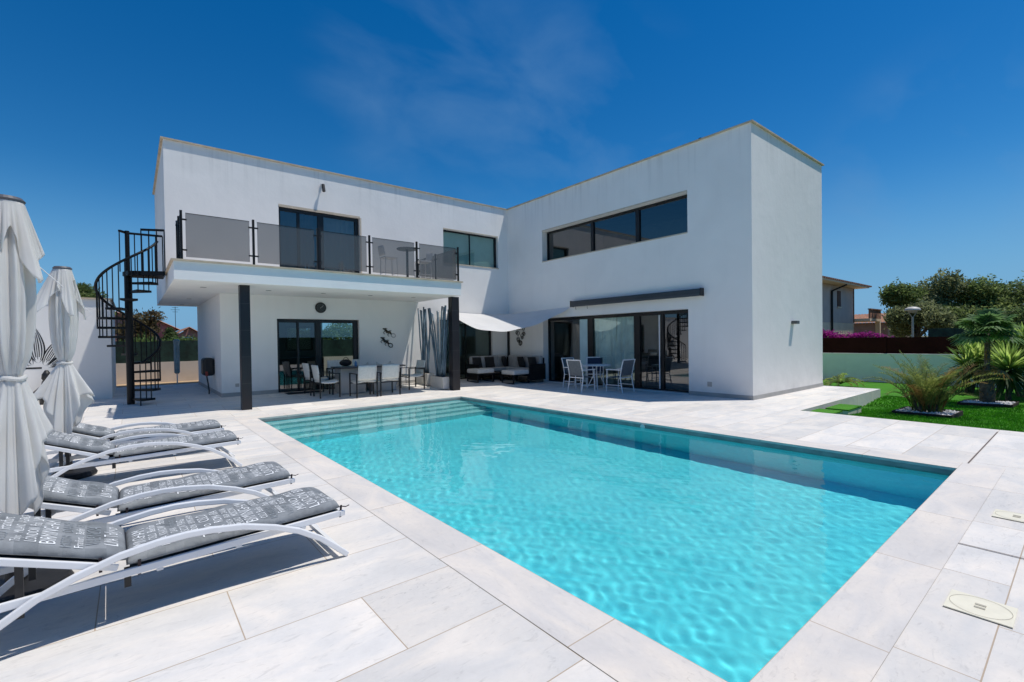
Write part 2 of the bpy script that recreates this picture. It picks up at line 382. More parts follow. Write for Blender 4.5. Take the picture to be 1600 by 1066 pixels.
# pieces around the pool coping
gq(p, (-6, -6), (OD[0], -6), OD, (-6, OD[1])); gq(p, (-6, OD[1]), OD, OA, (-6, OA[1]))
gq(p, (OD[0], -6), (OC[0], -6), OC, OD)
gq(p, (OC[0], -6), (10.45, -6), (10.45, OC[1]), OC); gq(p, OC, (10.45, OC[1]), (10.45, OB[1]), OB)
gq(p, OA, OB, (OB[0], 11.3), (OA[0], 11.3)); gq(p, (-6, OA[1]), OA, (OA[0], 11.3), (-6, 11.3)); gq(p, OB, (10.45, OB[1]), (10.45, 11.3), (OB[0], 11.3))
patch(p, -6, 10.45, 11.3, 20.2, 14, 26)
patch(p, 10.45, 12.2, 3.70, 5.2, 2, 2); patch(p, 10.45, 12.2, 5.2, 20.2, 6, 30); p.quad((12.2, 3.7, 0), (16.15, 3.7, 0), (16.15, 5.2, 0), (12.2, 5.2, 0))
patio = p.build('terrace_paving', M['paving'], uvplane=lambda c: (c.x, c.y))
tag(patio, kind='structure')
e = MB()  # terrace edges towards the lawn
e.quad((10.45, -6, 0), (10.45, 3.7, 0), (10.45, 3.7, -.4), (10.45, -6, -.4))
e.quad((10.45, 3.7, 0), (16.15, 3.7, 0), (16.15, 3.7, -.4), (10.45, 3.7, -.4)); e.quad((16.15, 3.7, 0), (16.15, 5.2, 0), (16.15, 5.2, -.4), (16.15, 3.7, -.4))
tag(e.build('terrace_edge', M['paving'], uvplane=lambda c: (c.x+c.y, c.z+.3)), kind='structure')
# coping
cp = MB()
def strip(mb, a, b, c, d, along0=0):
    """a-b inner edge, d-c outer edge"""
    L1 = (Vector(b)-Vector(a)).length
    z = .003
    mb.quad((*a, z), (*b, z), (*c, z), (*d, z), uv=[(along0, 0), (along0+L1, 0), (along0+L1, CW), (along0, CW)])
    # bullnose face and underside towards the water
    mb.quad((*a, z), (*b, z), (*b, z-.03), (*a, z-.03), uv=[(along0, 0), (along0+L1, 0), (along0+L1, .03), (along0, .03)])
def xat(p_, q_, x): t = (x-p_[0])/(q_[0]-p_[0]); return (x, p_[1]+(q_[1]-p_[1])*t)
Ax, Bx, Cx, Dx = xat(PA, PBk, OA[0]), xat(PA, PBk, OB[0]), xat(PD, PC, OC[0]), xat(PD, PC, OD[0])
strip(cp, Ax, Bx, OB, OA, .3); strip(cp, Dx, Cx, OC, OD, .1)
strip(cp, PD, PA, Ax, Dx, .55); strip(cp, PC, PBk, Bx, Cx, .35)
tag(cp.build('pool_coping', M['coping']), kind='structure')
j_ = MB()
def jl(a, b, w=.008, z=.0055):
    a = Vector((*a, G(*a)+z)); b = Vector((*b, G(*b)+z)); d = (b-a).normalized(); n_ = Vector((-d.y, d.x, 0))*w/2
    j_.quad(a-n_, b-n_, b+n_, a+n_)
for a, b in ((OD, OA), (OA, OB), (OB, OC), (OC, OD)): jl(a, b, .08, -.006)
tag(j_.build('coping_joint', pbr('coping_joint_grout', (.46, .38, .29), .8, var=.2)), kind='structure')
j_ = MB(); jl((7.5, .90), (10.2, .90), .014); jl((4.57, .60), (4.57, -1.8), .012)
tag(j_.build('expansion_joint', M['darkjoint']), kind='structure')

# lawn: slopes away from the terrace
def LZ(x, y=0): return -.02-.22*max(0, min(1, (x-10.45)/4.2))-.07*max(0, min(1, (y-2.6)/.7))*max(0, min(1, (x-10.45)/.6))*max(0, min(1, (15.8-x)/1.5))*1.6
lw = MB()
xs = [10.45, 11, 11.5, 12, 12.5, 13, 13.5, 14.65, 16.15, 18, 21.45]
for a, b in zip(xs[:-1], xs[1:]):
    for y0, y1 in ((-14, -5), (-5, 0), (0, 2.6), (2.6, 3.0), (3.0, 3.3), (3.3, 3.7)): lw.quad((a, y0, LZ(a, y0)), (b, y0, LZ(b, y0)), (b, y1, LZ(b, y1)), (a, y1, LZ(a, y1)))
lw.quad((16.15, 3.7, LZ(16.15)), (21.45, 3.7, LZ(21)), (21.45, 24, LZ(21)), (16.15, 24, LZ(16.15)))
m, nt, out = newmat('artificial_turf'); M['turf'] = m
b = N(nt, 'ShaderNodeBsdfPrincipled'); nt.links.new(b.outputs[0], out.inputs[0]); b.inputs['Roughness'].default_value = .75; b.inputs['Specular IOR Level'].default_value = .2
gg = N(nt, 'ShaderNodeNewGeometry')
n1 = N(nt, 'ShaderNodeTexNoise'); n1.inputs['Scale'].default_value = 120; n1.inputs['Detail'].default_value = 3; nt.links.new(gg.outputs['Position'], n1.inputs['Vector'])
n2 = N(nt, 'ShaderNodeTexNoise'); n2.inputs['Scale'].default_value = 1.3; n2.inputs['Detail'].default_value = 4; nt.links.new(gg.outputs['Position'], n2.inputs['Vector'])
r1 = N(nt, 'ShaderNodeValToRGB'); r1.color_ramp.elements[0].position = .3; r1.color_ramp.elements[1].position = .7
r1.color_ramp.elements[0].color = (.035, .15, .007, 1); r1.color_ramp.elements[1].color = (.09, .32, .014, 1); nt.links.new(n1.outputs[0], r1.inputs[0])
mr = N(nt, 'ShaderNodeMapRange'); mr.inputs[1].default_value = .3; mr.inputs[2].default_value = .7; mr.inputs[3].default_value = .82; mr.inputs[4].default_value = 1.12; nt.links.new(n2.outputs[0], mr.inputs[0])
s_ = N(nt, 'ShaderNodeVectorMath', operation='SCALE'); nt.links.new(r1.outputs[0], s_.inputs[0]); nt.links.new(mr.outputs[0], s_.inputs['Scale']); nt.links.new(s_.outputs[0], b.inputs['Base Color'])
bp = N(nt, 'ShaderNodeBump'); bp.inputs['Strength'].default_value = .8; bp.inputs['Distance'].default_value = .02; nt.links.new(n1.outputs[0], bp.inputs['Height']); nt.links.new(bp.outputs[0], b.inputs['Normal'])
tag(lw.build('lawn', M['turf']), kind='structure')
# turf pile: short blades on the visible part
bl = MB(); rr = random.Random(3)
for k in range(42000):
    x = 10.46+rr.random()**1.25*6.2; y = -1.2+rr.random()*4.9
    z = LZ(x, y); h = .022+rr.random()*.018; a = rr.random()*PI*2; w = .004+.0006*(x-10)*2; lx, ly = rr.uniform(-.012, .012), rr.uniform(-.012, .012)
    i = len(bl.v); bl.v += [(x-math.cos(a)*w, y-math.sin(a)*w, z), (x+math.cos(a)*w, y+math.sin(a)*w, z), (x+lx, y+ly, z+h)]; bl.f.append((i, i+1, i+2))
tag(bl.build('grass', leafmat('turf_blades', (.05, .22, .008), (.11, .38, .018), 3, .35, .4)), 'short bright green artificial grass covering the sloping lawn beside the terrace', 'grass', kind='stuff')
sd = MB(); sd.quad((-6, 20.2, .10), (3, 20.2, .10), (3, 22, .10), (-6, 22, .10))
tag(sd.build('sand_strip', M['sand']), kind='structure')

# ------------------------------------------------------------------ pool
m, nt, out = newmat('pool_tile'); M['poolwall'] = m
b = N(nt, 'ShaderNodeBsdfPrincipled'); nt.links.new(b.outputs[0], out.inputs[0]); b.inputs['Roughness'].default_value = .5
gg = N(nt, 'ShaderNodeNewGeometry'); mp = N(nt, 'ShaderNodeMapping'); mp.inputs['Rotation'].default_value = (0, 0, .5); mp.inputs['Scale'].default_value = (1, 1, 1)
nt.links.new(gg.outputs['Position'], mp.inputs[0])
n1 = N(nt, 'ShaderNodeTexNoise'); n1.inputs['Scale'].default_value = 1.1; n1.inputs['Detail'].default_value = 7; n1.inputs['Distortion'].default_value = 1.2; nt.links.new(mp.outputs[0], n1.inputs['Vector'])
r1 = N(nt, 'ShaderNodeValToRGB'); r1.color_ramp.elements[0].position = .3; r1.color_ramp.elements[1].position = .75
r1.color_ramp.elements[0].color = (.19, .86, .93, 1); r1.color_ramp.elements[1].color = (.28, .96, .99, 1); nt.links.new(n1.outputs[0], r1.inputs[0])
vn = N(nt, 'ShaderNodeTexNoise'); vn.inputs['Scale'].default_value = 6.5; vn.inputs['Detail'].default_value = 4; vn.inputs['Distortion'].default_value = 2.5; nt.links.new(mp.outputs[0], vn.inputs['Vector'])  # soft mottling in the tile colour imitates ripple light on the pool floor
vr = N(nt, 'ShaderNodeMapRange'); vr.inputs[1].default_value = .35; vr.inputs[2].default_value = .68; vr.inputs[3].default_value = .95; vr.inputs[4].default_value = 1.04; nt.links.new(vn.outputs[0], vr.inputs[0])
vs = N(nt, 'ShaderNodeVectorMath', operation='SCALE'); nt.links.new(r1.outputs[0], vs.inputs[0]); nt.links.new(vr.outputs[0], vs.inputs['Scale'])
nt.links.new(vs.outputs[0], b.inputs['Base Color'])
M['waterline'] = pbr('waterline_tile', (.33, .34, .33), .6, var=.3, vscale=5)
pool = thing('swimming_pool', 'long rectangular turquoise swimming pool sunk in pale stone terrace', 'swimming pool', (PA[0], PA[1], 0))
def inpool(o): o.parent = pool; o.matrix_parent_inverse = Matrix.Translation((-PA[0], -PA[1], 0)); return o
DEP = -1.32; WL = -.075
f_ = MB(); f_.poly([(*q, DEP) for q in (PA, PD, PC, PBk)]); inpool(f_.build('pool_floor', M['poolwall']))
w_ = MB(); w2_ = MB(); cr = [PA, PD, PC, PBk]
for k in range(4):
    a, b_ = cr[k], cr[(k+1) % 4]
    w_.quad((*a, DEP), (*b_, DEP), (*b_, -.16), (*a, -.16)); w2_.quad((*a, -.16), (*b_, -.16), (*b_, -.0269), (*a, -.0269))
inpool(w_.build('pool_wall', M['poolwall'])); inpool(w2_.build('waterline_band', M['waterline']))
def lerp(a, b, t): return (a[0]+(b[0]-a[0])*t, a[1]+(b[1]-a[1])*t)
M['step'] = pbr('pool_step_tile', (.66, .93, .90), .5, var=.08, vscale=3)
M['nose'] = pbr('pool_step_nosing', (.12, .50, .55), .5, var=.2, vscale=3)
LA = Vector(PA)-Vector(PD); LB = Vector(PBk)-Vector(PC)
for k, (d0, d1, z) in enumerate(((0, .42, -.24), (.42, .78, -.46), (.78, 1.12, -.68), (1.12, 1.44, -.90))):
    a0 = lerp(PA, PD, d0/LA.length); a1 = lerp(PA, PD, d1/LA.length); b0 = lerp(PBk, PC, d0/LB.length); b1 = lerp(PBk, PC, d1/LB.length)
    a1n = lerp(PA, PD, (d1-.05)/LA.length); b1n = lerp(PBk, PC, (d1-.05)/LB.length)
    s2 = MB(); s2.quad((*a0, z), (*a1n, z), (*b1n, z), (*b0, z)); s2.quad((*a1, z), (*b1, z), (*b1, DEP), (*a1, DEP)); st = inpool(s2.build('pool_step', M['step']))
    s3 = MB(); s3.quad((*a1n, z), (*a1, z), (*b1, z), (*b1n, z)); s3.build('step_nosing', M['nose'], st)
# water surface: real ripples, clear water that tints what lies under it
wt = MB(); rw = random.Random(11)
waves = []
for k in range(32):
    a = rw.uniform(0, 2*PI); l = rw.choice([.11, .14, .18, .24, .32, .45, .7, 1.2])*rw.uniform(.8, 1.25)
    waves.append((math.cos(a)*2*PI/l, math.sin(a)*2*PI/l, rw.uniform(0, 2*PI), (.00026*l**.78)))
def wz(x, y):
    s = 0
    for kx, ky, ph, am in waves: s += am*math.sin(kx*x+ky*y+ph+.8*math.sin(.7*x+.5*y))
    # gusts: rougher along the left edge and near the camera corner
    gst = .75+.9*math.exp(-((x-2.6)/1.1)**2)+.5*math.exp(-((y-1.5)/1.6)**2)
    return WL+s*gst
def wf(u, v):
    a = lerp(PA, PD, 1-v); b_ = lerp(PBk, PC, 1-v); q = lerp(a, b_, u); return (q[0], q[1], wz(*q))
wt.grid(wf, 260, 480)
m, nt, out = newmat('pool_water'); M['water'] = m
rf = N(nt, 'ShaderNodeBsdfRefraction'); rf.inputs['IOR'].default_value = 1.33; rf.inputs['Roughness'].default_value = 0; rf.inputs['Color'].default_value = (.76, .985, .995, 1)
gl = N(nt, 'ShaderNodeBsdfGlossy'); gl.inputs['Roughness'].default_value = .02
fr = N(nt, 'ShaderNodeFresnel'); fr.inputs['IOR'].default_value = 1.33; ms = N(nt, 'ShaderNodeMixShader')
nt.links.new(fr.outputs[0], ms.inputs[0]); nt.links.new(rf.outputs[0], ms.inputs[1]); nt.links.new(gl.outputs[0], ms.inputs[2]); nt.links.new(ms.outputs[0], out.inputs[0])
wo_ = inpool(wt.build('water', M['water'], smooth=True)); wo_.cycles.is_caustics_caster = True
fit = MB(); fit.lathe([(0, 0), (.045, 0), (.05, .01), (.02, .014), (0, .014)], n=14)
o = inpool(fit.build('water_inlet', M['whitestrap'])); o.location = (7.0, 5.0, -.07); o.rotation_euler = (0, -PI/2, 0)

# skimmer lids
for (x0, x1, y0, y1), lab in (((3.44, 3.70, .25, .515), 'cream rectangular plastic skimmer lid with oval groove, the one nearer the near pool corner'),
                              ((5.44, 5.68, .25, .515), 'cream plastic skimmer lid set in the paving further along beside the far pool corner')):
    t = thing('skimmer_lid', lab, 'pool lid', (x0, y0, .004), group='skimmer lids beside the pool')
    w, h = x1-x0, y1-y0; a = MB(); a.box((0, 0, 0), (w, h, .006)); a.build('lid_plate', M['lid'], t, bevel=.002)
    a = MB(); n_ = 40
    for k in range(n_):
        for rr_ in (0,):
            t0, t1 = 2*PI*k/n_, 2*PI*(k+1)/n_; ro, ri = .47, .46
            P = [(w/2+w*r_*math.cos(tt)*.98, h/2+h*r_*math.sin(tt), .0075) for r_, tt in ((ri, t0), (ro, t0), (ro, t1), (ri, t1))]; a.quad(*P)
    a.build('oval_groove', M['lidline'], t)
    for dx in (-.018, .02):
        a = MB(); a.box((w/2+dx-.009, h/2-.022, .0062), (w/2+dx+.009, h/2+.022, .009)); a.build('finger_slot', M['lidline'], t)

# ------------------------------------------------------------------ villa
villa = thing('villa', 'modern white two storey villa with flat roofs and dark framed glazing', 'house', (XL, YL, 0))
VI = Matrix.Translation((-XL, -YL, 0))
def vp(o): o.parent = villa; o.matrix_parent_inverse = VI; return o
fac = lambda u, d, z: (u, YL+d, z)          # left facade: u = x, depth = +y
wng = lambda u, d, z: (XW+d, u, z)          # wing facade: u = y, depth = +x
rear = lambda u, d, z: (u, YB-d, z)
def wall(name, mp, u0, u1, z0, z1, holes, depth, thick=.25, mat='white', z_is=None):
    us = sorted({u0, u1, *[h[0] for h in holes], *[h[1] for h in holes]}); zs = sorted({z0, z1, *[h[2] for h in holes], *[h[3] for h in holes]})
    b = MB()
    for a, c in zip(us[:-1], us[1:]):
        for e_, f in zip(zs[:-1], zs[1:]):
            if any(h[0] <= a and c <= h[1] and h[2] <= e_ and f <= h[3] for h in holes): continue
            n = max(1, int((c-a)/1.5))
            b.quad(mp(a, 0, e_), mp(c, 0, e_), mp(c, 0, f), mp(a, 0, f))
    for h in holes:
        a, c, e_, f = h
        for P in ((a, e_, a, f), (c, e_, c, f), (a, f, c, f), (a, e_, c, e_)):
            b.quad(mp(P[0], 0, P[1]), mp(P[0], depth, P[1]), mp(P[2], depth, P[3]), mp(P[2], 0, P[3]))
    return vp(b.build(name, M[mat]))
H_up = (3.25, 5.56, 3.262, 5.345); H_w2 = (8.53, 10.93, 4.25, 5.43); H_lo = (3.15, 5.48, .09, 2.19); H_gl = (8.35, 10.62, .10, 2.25)
wall('facade_wall', fac, XG, XW, -.1, ZT, [H_up, H_w2, H_lo, H_gl], .13)
b = MB(); b.quad(*[fac(*q) for q in ((XL, 0, ZS), (XG, 0, ZS), (XG, 0, ZT), (XL, 0, ZT))])
b.quad((XL, YL, ZS), (XL, YB, ZS), (XL, YB, ZT), (XL, YL, ZT)); b.quad((XG, YL, -.1), (XG, YB, -.1), (XG, YB, ZS), (XG, YL, ZS))
b.quad((XL, YL, ZS), (XG, YL, ZS), (XG, YB, ZS), (XL, YB, ZS))
vp(b.build('end_wall', M['white']))
H_ww = (6.686, 12.302, 4.274, 5.341); H_wd = (6.686, 12.302, .012, 2.26)
wall('wing_wall', wng, YE, YL, -.1, ZT, [H_ww, H_wd], .26)
b = MB(); b.quad((XW, YE, -.1), (XE, YE, -.1), (XE, YE, ZT), (XW, YE, ZT)); b.quad((XE, YE, -.5), (XE, YB, -.5), (XE, YB, ZT), (XE, YE, ZT))
vp(b.build('wing_end_wall', M['white']))
H_r1 = (4.62, 5.6, 1.2, 2.15); H_r2 = (5.98, 7.3, .12, 2.35)
wall('rear_wall', rear, XG, XE, -.3, ZT, [H_r1, H_r2], .2)
b = MB(); b.quad((XL, YB, ZS), (XG, YB, ZS), (XG, YB, ZT), (XL, YB, ZT)); vp(b.build('rear_wall', M['white']))
b = MB(); b.quad((XL, YL, 6.3), (XW, YL, 6.3), (XW, YB, 6.3), (XL, YB, 6.3)); b.quad((XW, YE, 6.3), (XE, YE, 6.3), (XE, YB, 6.3), (XW, YB, 6.3))
vp(b.build('roof', M['cap']))
def caps(lst, name='parapet_cap', mat='cap', z0=ZT, z1=ZT+.032):
    b = MB()
    for x0, y0, x1, y1 in lst: b.box((x0, y0, z0), (x1, y1, z1))
    return vp(b.build(name, M[mat]))
o_ = .055
caps([(XL-o_, YL-o_, XW-o_-.002, YL+.27), (XL-o_, YL+.272, XL+.27, YB+o_), (XL+.272, YB-.27, XE+o_, YB+o_)])
caps([(XW-o_, YE-o_, XW+.27, YL+.3), (XW+.272, YE-o_, XE+o_, YE+.27), (XE-.27, YE+.272, XE+o_, YB-.272)])
# small upstand pieces seen on the roof edge
b = MB(); b.box((9.6, YL+.05, ZT+.033), (9.9, YL+.12, ZT+.07)); b.box((XW+.1, 6.35, ZT+.033), (XW+.16, 6.41, ZT+.12)); vp(b.build('roof_vent', M['blackplastic']))
# balcony slab
b = MB(); b.box((XL, YF, ZS), (BX1, YL-.002, 3.20)); vp(b.build('balcony_slab', M['white']))
b = MB(); b.box((XL-.045, YF-.045, 3.201), (BX1+.045, YF+.30, 3.236)); b.box((XL-.045, YF+.301, 3.201), (XL+.3, YL-.003, 3.236)); b.box((BX1-.3, YF+.301, 3.201), (BX1+.045, YL-.003, 3.236))
vp(b.build('balcony_edge_cap', M['cap']))
b = MB(); b.quad((XL+.3, YF+.3, 3.215), (BX1-.3, YF+.3, 3.215), (BX1-.3, YL-.003, 3.215), (XL+.3, YL-.003, 3.215)); vp(b.build('balcony_floor', M['paving'], uvplane=lambda c: (c.x, c.y)))
for x, y in ((1.31, 12.95), (1.31, 16.4), (1.31, 18.9), (2.68, 12.95), (4.01, 12.95), (5.29, 12.9), (6.61, 12.85)):
    b = MB(); b.lathe([(0, ZS-.002), (.05, ZS-.002), (.065, ZS-.006), (.065, ZS)], (x, y), 20); vp(b.build('recessed_downlight', pbr('downlight', (.30, .29, .28), .4)))
# skirting tiles
sk = .012
def skirt(mp, u0, u1, n=6):
    b = MB()
    for k in range(n):
        a, c = u0+(u1-u0)*k/n, u0+(u1-u0)*(k+1)/n
        q = [mp(a, -sk, 0), mp(c, -sk, 0)]; za, zc = G(q[0][0], q[0][1])-.03, G(q[1][0], q[1][1])-.03
        A, B_ = mp(a, -sk, za), mp(c, -sk, zc); C_, D_ = mp(c, -sk, zc+.13), mp(a, -sk, za+.13); b.quad(A, B_, C_, D_)
        b.quad(D_, C_, mp(c, 0, zc+.13), mp(a, 0, za+.13))
    vp(b.build('skirting', M['skirt']))
skirt(fac, XG-sk, H_lo[0]); skirt(fac, H_lo[1], H_gl[0]); skirt(fac, H_gl[1], XW-.07, 2)
skirt(wng, YE-sk, H_wd[0]); skirt(wng, H_wd[1], YL); skirt(lambda u, d, z: (u, YE+d, z), XW-sk, XE); skirt(lambda u, d, z: (XG+d, u, z), YL-sk, YB)
pass
# columns
m, nt, out = newmat('black_column_tile'); M['column'] = m
b_ = N(nt, 'ShaderNodeBsdfPrincipled'); nt.links.new(b_.outputs[0], out.inputs[0]); b_.inputs['Roughness'].default_value = .4
gg = N(nt, 'ShaderNodeNewGeometry'); sp = N(nt, 'ShaderNodeSeparateXYZ'); nt.links.new(gg.outputs['Position'], sp.inputs[0])
md = N(nt, 'ShaderNodeMath', operation='MODULO'); md.inputs[1].default_value = .6; nt.links.new(sp.outputs[2], md.inputs[0])
lt = N(nt, 'ShaderNodeMath', operation='LESS_THAN'); lt.inputs[1].default_value = .012; nt.links.new(md.outputs[0], lt.inputs[0])
mx = N(nt, 'ShaderNodeMix', data_type='RGBA'); nt.links.new(lt.outputs[0], mx.inputs[0]); mx.inputs[6].default_value = (.012, .011, .014, 1); mx.inputs[7].default_value = (.045, .04, .04, 1); nt.links.new(mx.outputs[2], b_.inputs['Base Color'])
for x0, x1, y0, y1 in ((1.90, 2.10, 12.0, 12.2), (7.46, 7.71, 12.04, 12.26)):
    b = MB(); b.box((x0, y0, -.02), (x1, y1, ZS-.002)); vp(b.build('column', M['column'], bevel=.004))
# black corner posts by the glazed corner
b = MB(); b.box((11.32, YL-.07, .08), (11.385, YL-.003, 2.27)); vp(b.build('corner_post', M['frame']))
b = MB(); b.box((H_gl[1]-.0, YL-.012, 2.2), (XW-.005, YL-.003, 2.28)); vp(b.build('head_trim', M['frame']))

def opening(kind, mp, hole, d, verts, panes, fr=.06, head=.07, foot=.06, bars=(), top_extra=None, sill=None, glassmat=None):
    """a frame with mullions; each pane is its own mesh"""
    u0, u1, z0, z1 = hole
    f = MB(); e_ = .002
    f.box((u0+e_, d, z1-head), (u1-e_, d+.07, z1-e_), mp); f.box((u0+e_, d, z0+e_), (u1-e_, d+.07, z0+foot), mp)
    f.box((u0+e_, d, z0+foot), (u0+fr, d+.07, z1-head), mp); f.box((u1-fr, d, z0+foot), (u1-e_, d+.07, z1-head), mp)
    for (c, w) in verts: f.box((c-w/2, d-.012, z0+foot), (c+w/2, d+.06, z1-head), mp)
    fo = vp(f.build(kind, M['frame']))
    for (a, c, gm) in panes:
        q = MB(); q.quad(*[mp(*w) for w in ((a, d+.035, z0+foot), (c, d+.035, z0+foot), (c, d+.035, z1-head), (a, d+.035, z1-head))])
        q.build('pane', M[gm], fo)
    if sill:
        s = MB()
        for (a, b_, c) in sill: s.box(a, b_, mp)
        vp(s.build('window_sill', M['sill']))
    return fo
# upper balcony door
op1 = opening('sliding_door', fac, H_up, .10, [(3.79, .07), (4.41, .16)], [(3.31, 3.755, 'glass_dark'), (3.825, 4.33, 'glass_dark'), (4.49, 5.42, 'glass_dark')], fr=.06, head=.10)
b = MB(); b.box((5.44, .095, 3.32), (5.50, .175, 5.24), fac); b.build('door_leaf_edge', M['frame'], op1)
s = MB(); s.box((H_up[0], -.012, H_up[3]+.001), (H_up[1]+.0, .12, H_up[3]+.045), fac); s.box((H_up[1]+.001, -.012, H_up[2]), (H_up[1]+.04, .12, H_up[3]), fac); vp(s.build('door_surround', M['sill']))
# upper window by the wing
opening('window', fac, H_w2, .12, [(9.72, .012)], [(8.6, 9.714, 'glass_green'), (9.726, 10.87, 'glass_green')], fr=.07, head=.05, foot=.03)
s = MB(); s.box((H_w2[0], -.02, H_w2[2]-.035), (H_w2[1]+.02, .12, H_w2[2]), fac); s.box((H_w2[0], -.008, H_w2[3]+.001), (H_w2[1], .12, H_w2[3]+.03), fac); vp(s.build('window_sill', M['sill']))
# lower door
opening('sliding_door', fac, H_lo, .10, [(3.72, .05), (4.28, .16)], [(3.21, 3.695, 'glass_dark'), (3.745, 4.2, 'glass_dark'), (4.36, 5.33, 'glass_green')], fr=.07, head=.10, foot=.05)
b = MB(); b.box((5.33, .095, .14), (5.42, .175, 2.09), fac); vp(b.build('door_leaf_edge', M['frame']))
opening('window', rear, H_r1, .1, [(5.1, .05)], [(4.67, 5.07, 'glass_green'), (5.13, 5.55, 'glass_green')])
# glazed corner
opening('window', fac, H_gl, .10, [(9.47, .015)], [(8.42, 9.463, 'glass_green'), (9.477, 10.55, 'glass_green')], fr=.07, head=.06, foot=.05)
# wing window
opening('window', wng, H_ww, .24, [(10.17, .11), (8.42, .13)], [(6.74, 8.355, 'glass_dark'), (8.485, 10.115, 'glass_dark'), (10.225, 12.24, 'glass_dark')], fr=.055, head=.06, foot=.02)
s = MB(); s.box((H_ww[0], -.012, H_ww[2]-.03), (H_ww[1], .24, H_ww[2]), wng); s.box((H_ww[0], -.006, H_ww[3]+.001), (H_ww[1], .24, H_ww[3]+.035), wng); vp(s.build('window_sill', M['sill']))
# wing doors
wd = opening('sliding_door', wng, H_wd, .24, [(10.30, .22), (8.48, .20), (7.62, .07)], [(10.41, 10.78, 'glass_green'), (10.782, 12.23, 'glass_dark'), (8.58, 10.19, 'glass_green'), (7.655, 8.38, 'glass_dark'), (6.75, 7.585, 'glass_dark')], fr=.06, head=.10, foot=.05)
s = MB(); s.box((7.70, .225, .06), (7.73, .235, 2.15), wng); s.build('door_handle_bar', M['whitemetal'], wd)
# added panel in the left part of the doors, coloured as a lit curtain
s = MB(); s.box((10.43, .245, .42), (10.77, .262, 2.155), wng); s.build('lit_curtain_panel', M['lit_sheet'], wd)
# rooms behind the glazing
def room(mp, u0, u1, d0, d1, z0, z1, back=True, wallmat='room'):
    q = MB()
    if back: q.quad(*[mp(*w) for w in ((u0, d1, z0), (u1, d1, z0), (u1, d1, z1), (u0, d1, z1))])
    q.quad(*[mp(*w) for w in ((u0, d0, z0), (u0, d1, z0), (u0, d1, z1), (u0, d0, z1))]); q.quad(*[mp(*w) for w in ((u1, d0, z0), (u1, d1, z0), (u1, d1, z1), (u1, d0, z1))])
    q.quad(*[mp(*w) for w in ((u0, d0, z1), (u1, d0, z1), (u1, d1, z1), (u0, d1, z1))])
    vp(q.build('room_wall', M[wallmat]))
    q = MB(); q.quad(*[mp(*w) for w in ((u0, d0, z0), (u1, d0, z0), (u1, d1, z0), (u0, d1, z0))]); vp(q.build('room_floor', M['roomfloor']))
room(fac, 2.6, 7.7, .2, 5.25, .09, 2.6, back=False)
room(fac, 2.6, 6.6, .2, 4, 3.25, 5.8)
room(fac, 8.0, 11.2, .25, 4, 3.4, 5.8)
room(fac, 8.0, 11.2, .2, 4.5, .08, 2.6)
room(wng, 6.2, 13.2, .33, 4.4, 3.4, 5.9)
room(wng, 6.2, 13.2, .33, 4.4, .011, 2.6)
def curtain(mp, u0, u1, d, z0, z1, mat, n=40, amp=.03, spread=0):
    q = MB()
    def fn(a, c):
        w = amp*math.sin(a*n*1.3+2*math.sin(a*9))*(.6+.4*(1-c)); uu = u0+(u1-u0)*a
        if spread: uu += spread*(a-.5)*(1-c)
        return mp(uu, d+w, z0+(z1-z0)*c)
    q.grid(fn, n*3, 6); return vp(q.build('curtain', M[mat], smooth=True))
curtain(fac, 3.3, 4.3, .35, 3.3, 5.3, 'curtain_d', 26); curtain(fac, 4.45, 5.5, .35, 3.3, 5.3, 'curtain', 26)
curtain(wng, 9.30, 10.2, .33, .55, 2.2, 'curtain', 16, spread=-.1); curtain(wng, 8.60, 9.26, .33, .55, 2.2, 'curtain', 12, spread=.2)
curtain(wng, 10.45, 10.76, .33, .05, 2.2, 'curtain', 5); curtain(wng, 11.1, 11.6, .8, .7, 2.2, 'curtain', 9, spread=.4)
curtain(fac, 8.6, 10.9, .22, 4.2, 5.4, 'lit_sheet', 3, amp=.01)  # added pale sheet, stands in for a bright reflection in the upper window
# some furniture inside
b = MB(); b.box((3.3, YL+2.6, .09), (5.2, YL+3.2, 1.0)); b.box((2.7, YL+3.3, .09), (2.95, YL+5.1, 2.3)); vp(b.build('kitchen_island', M['kitchen']))
b = MB(); b.box((XW+1.1, 7.2, .02), (XW+1.9, 9.4, .45)); b.box((XW+1.7, 7.2, .45), (XW+1.9, 9.4, .85)); vp(b.build('indoor_sofa', M['greycush'], bevel=.03))
b = MB(); b.box((XW+.7, 8.75, .70), (XW+1.1, 10.1, .76))
for yy in (8.8, 10.05): b.box((XW+.75, yy-.03, .02), (XW+1.05, yy+.03, .7))
vp(b.build('indoor_table', M['planter']))
# sockets and wall lamps
def outlet(x0, x1, mp, z0, z1): q = MB(); q.box((x0, -.012, z0), (x1, -.0005, z1), mp); vp(q.build('wall_socket', pbr('socket', (.45, .42, .38), .5), bevel=.003))
outlet(2.11, 2.20, fac, .36, .45); outlet(6.05, 6.17, wng, .25, .37); outlet(6.2, 6.28, fac, .42, .5)
lmp = thing('wall_lamp', 'small black spotlight high on the white upper facade', 'wall lamp', (4.43, YL, 6.03))
q = MB(); q.box((-.03, -.05, .08), (.03, -.003, .14)); q.build('bracket', M['whitestrap'], lmp)
q = MB(); q.sweep([(0, -.05, .10), (0, -.16, .02)], .035, .035, n=10); q.sweep([(.0, -.13, .09), (0, -.2, -.12)], .09, .09, n=12); q.build('spotlight_head', M['blackplastic'], lmp, smooth=False)
lmp = thing('wall_lamp', 'small grey box lamp on the white end wall of the wing', 'wall lamp', (13.75, YE, 1.86))
q = MB(); q.box((-.09, -.14, -.03), (.09, -.003, .05)); q.build('lamp_body', pbr('grey_lamp', (.10, .10, .10), .4, var=.2), lmp, bevel=.004)
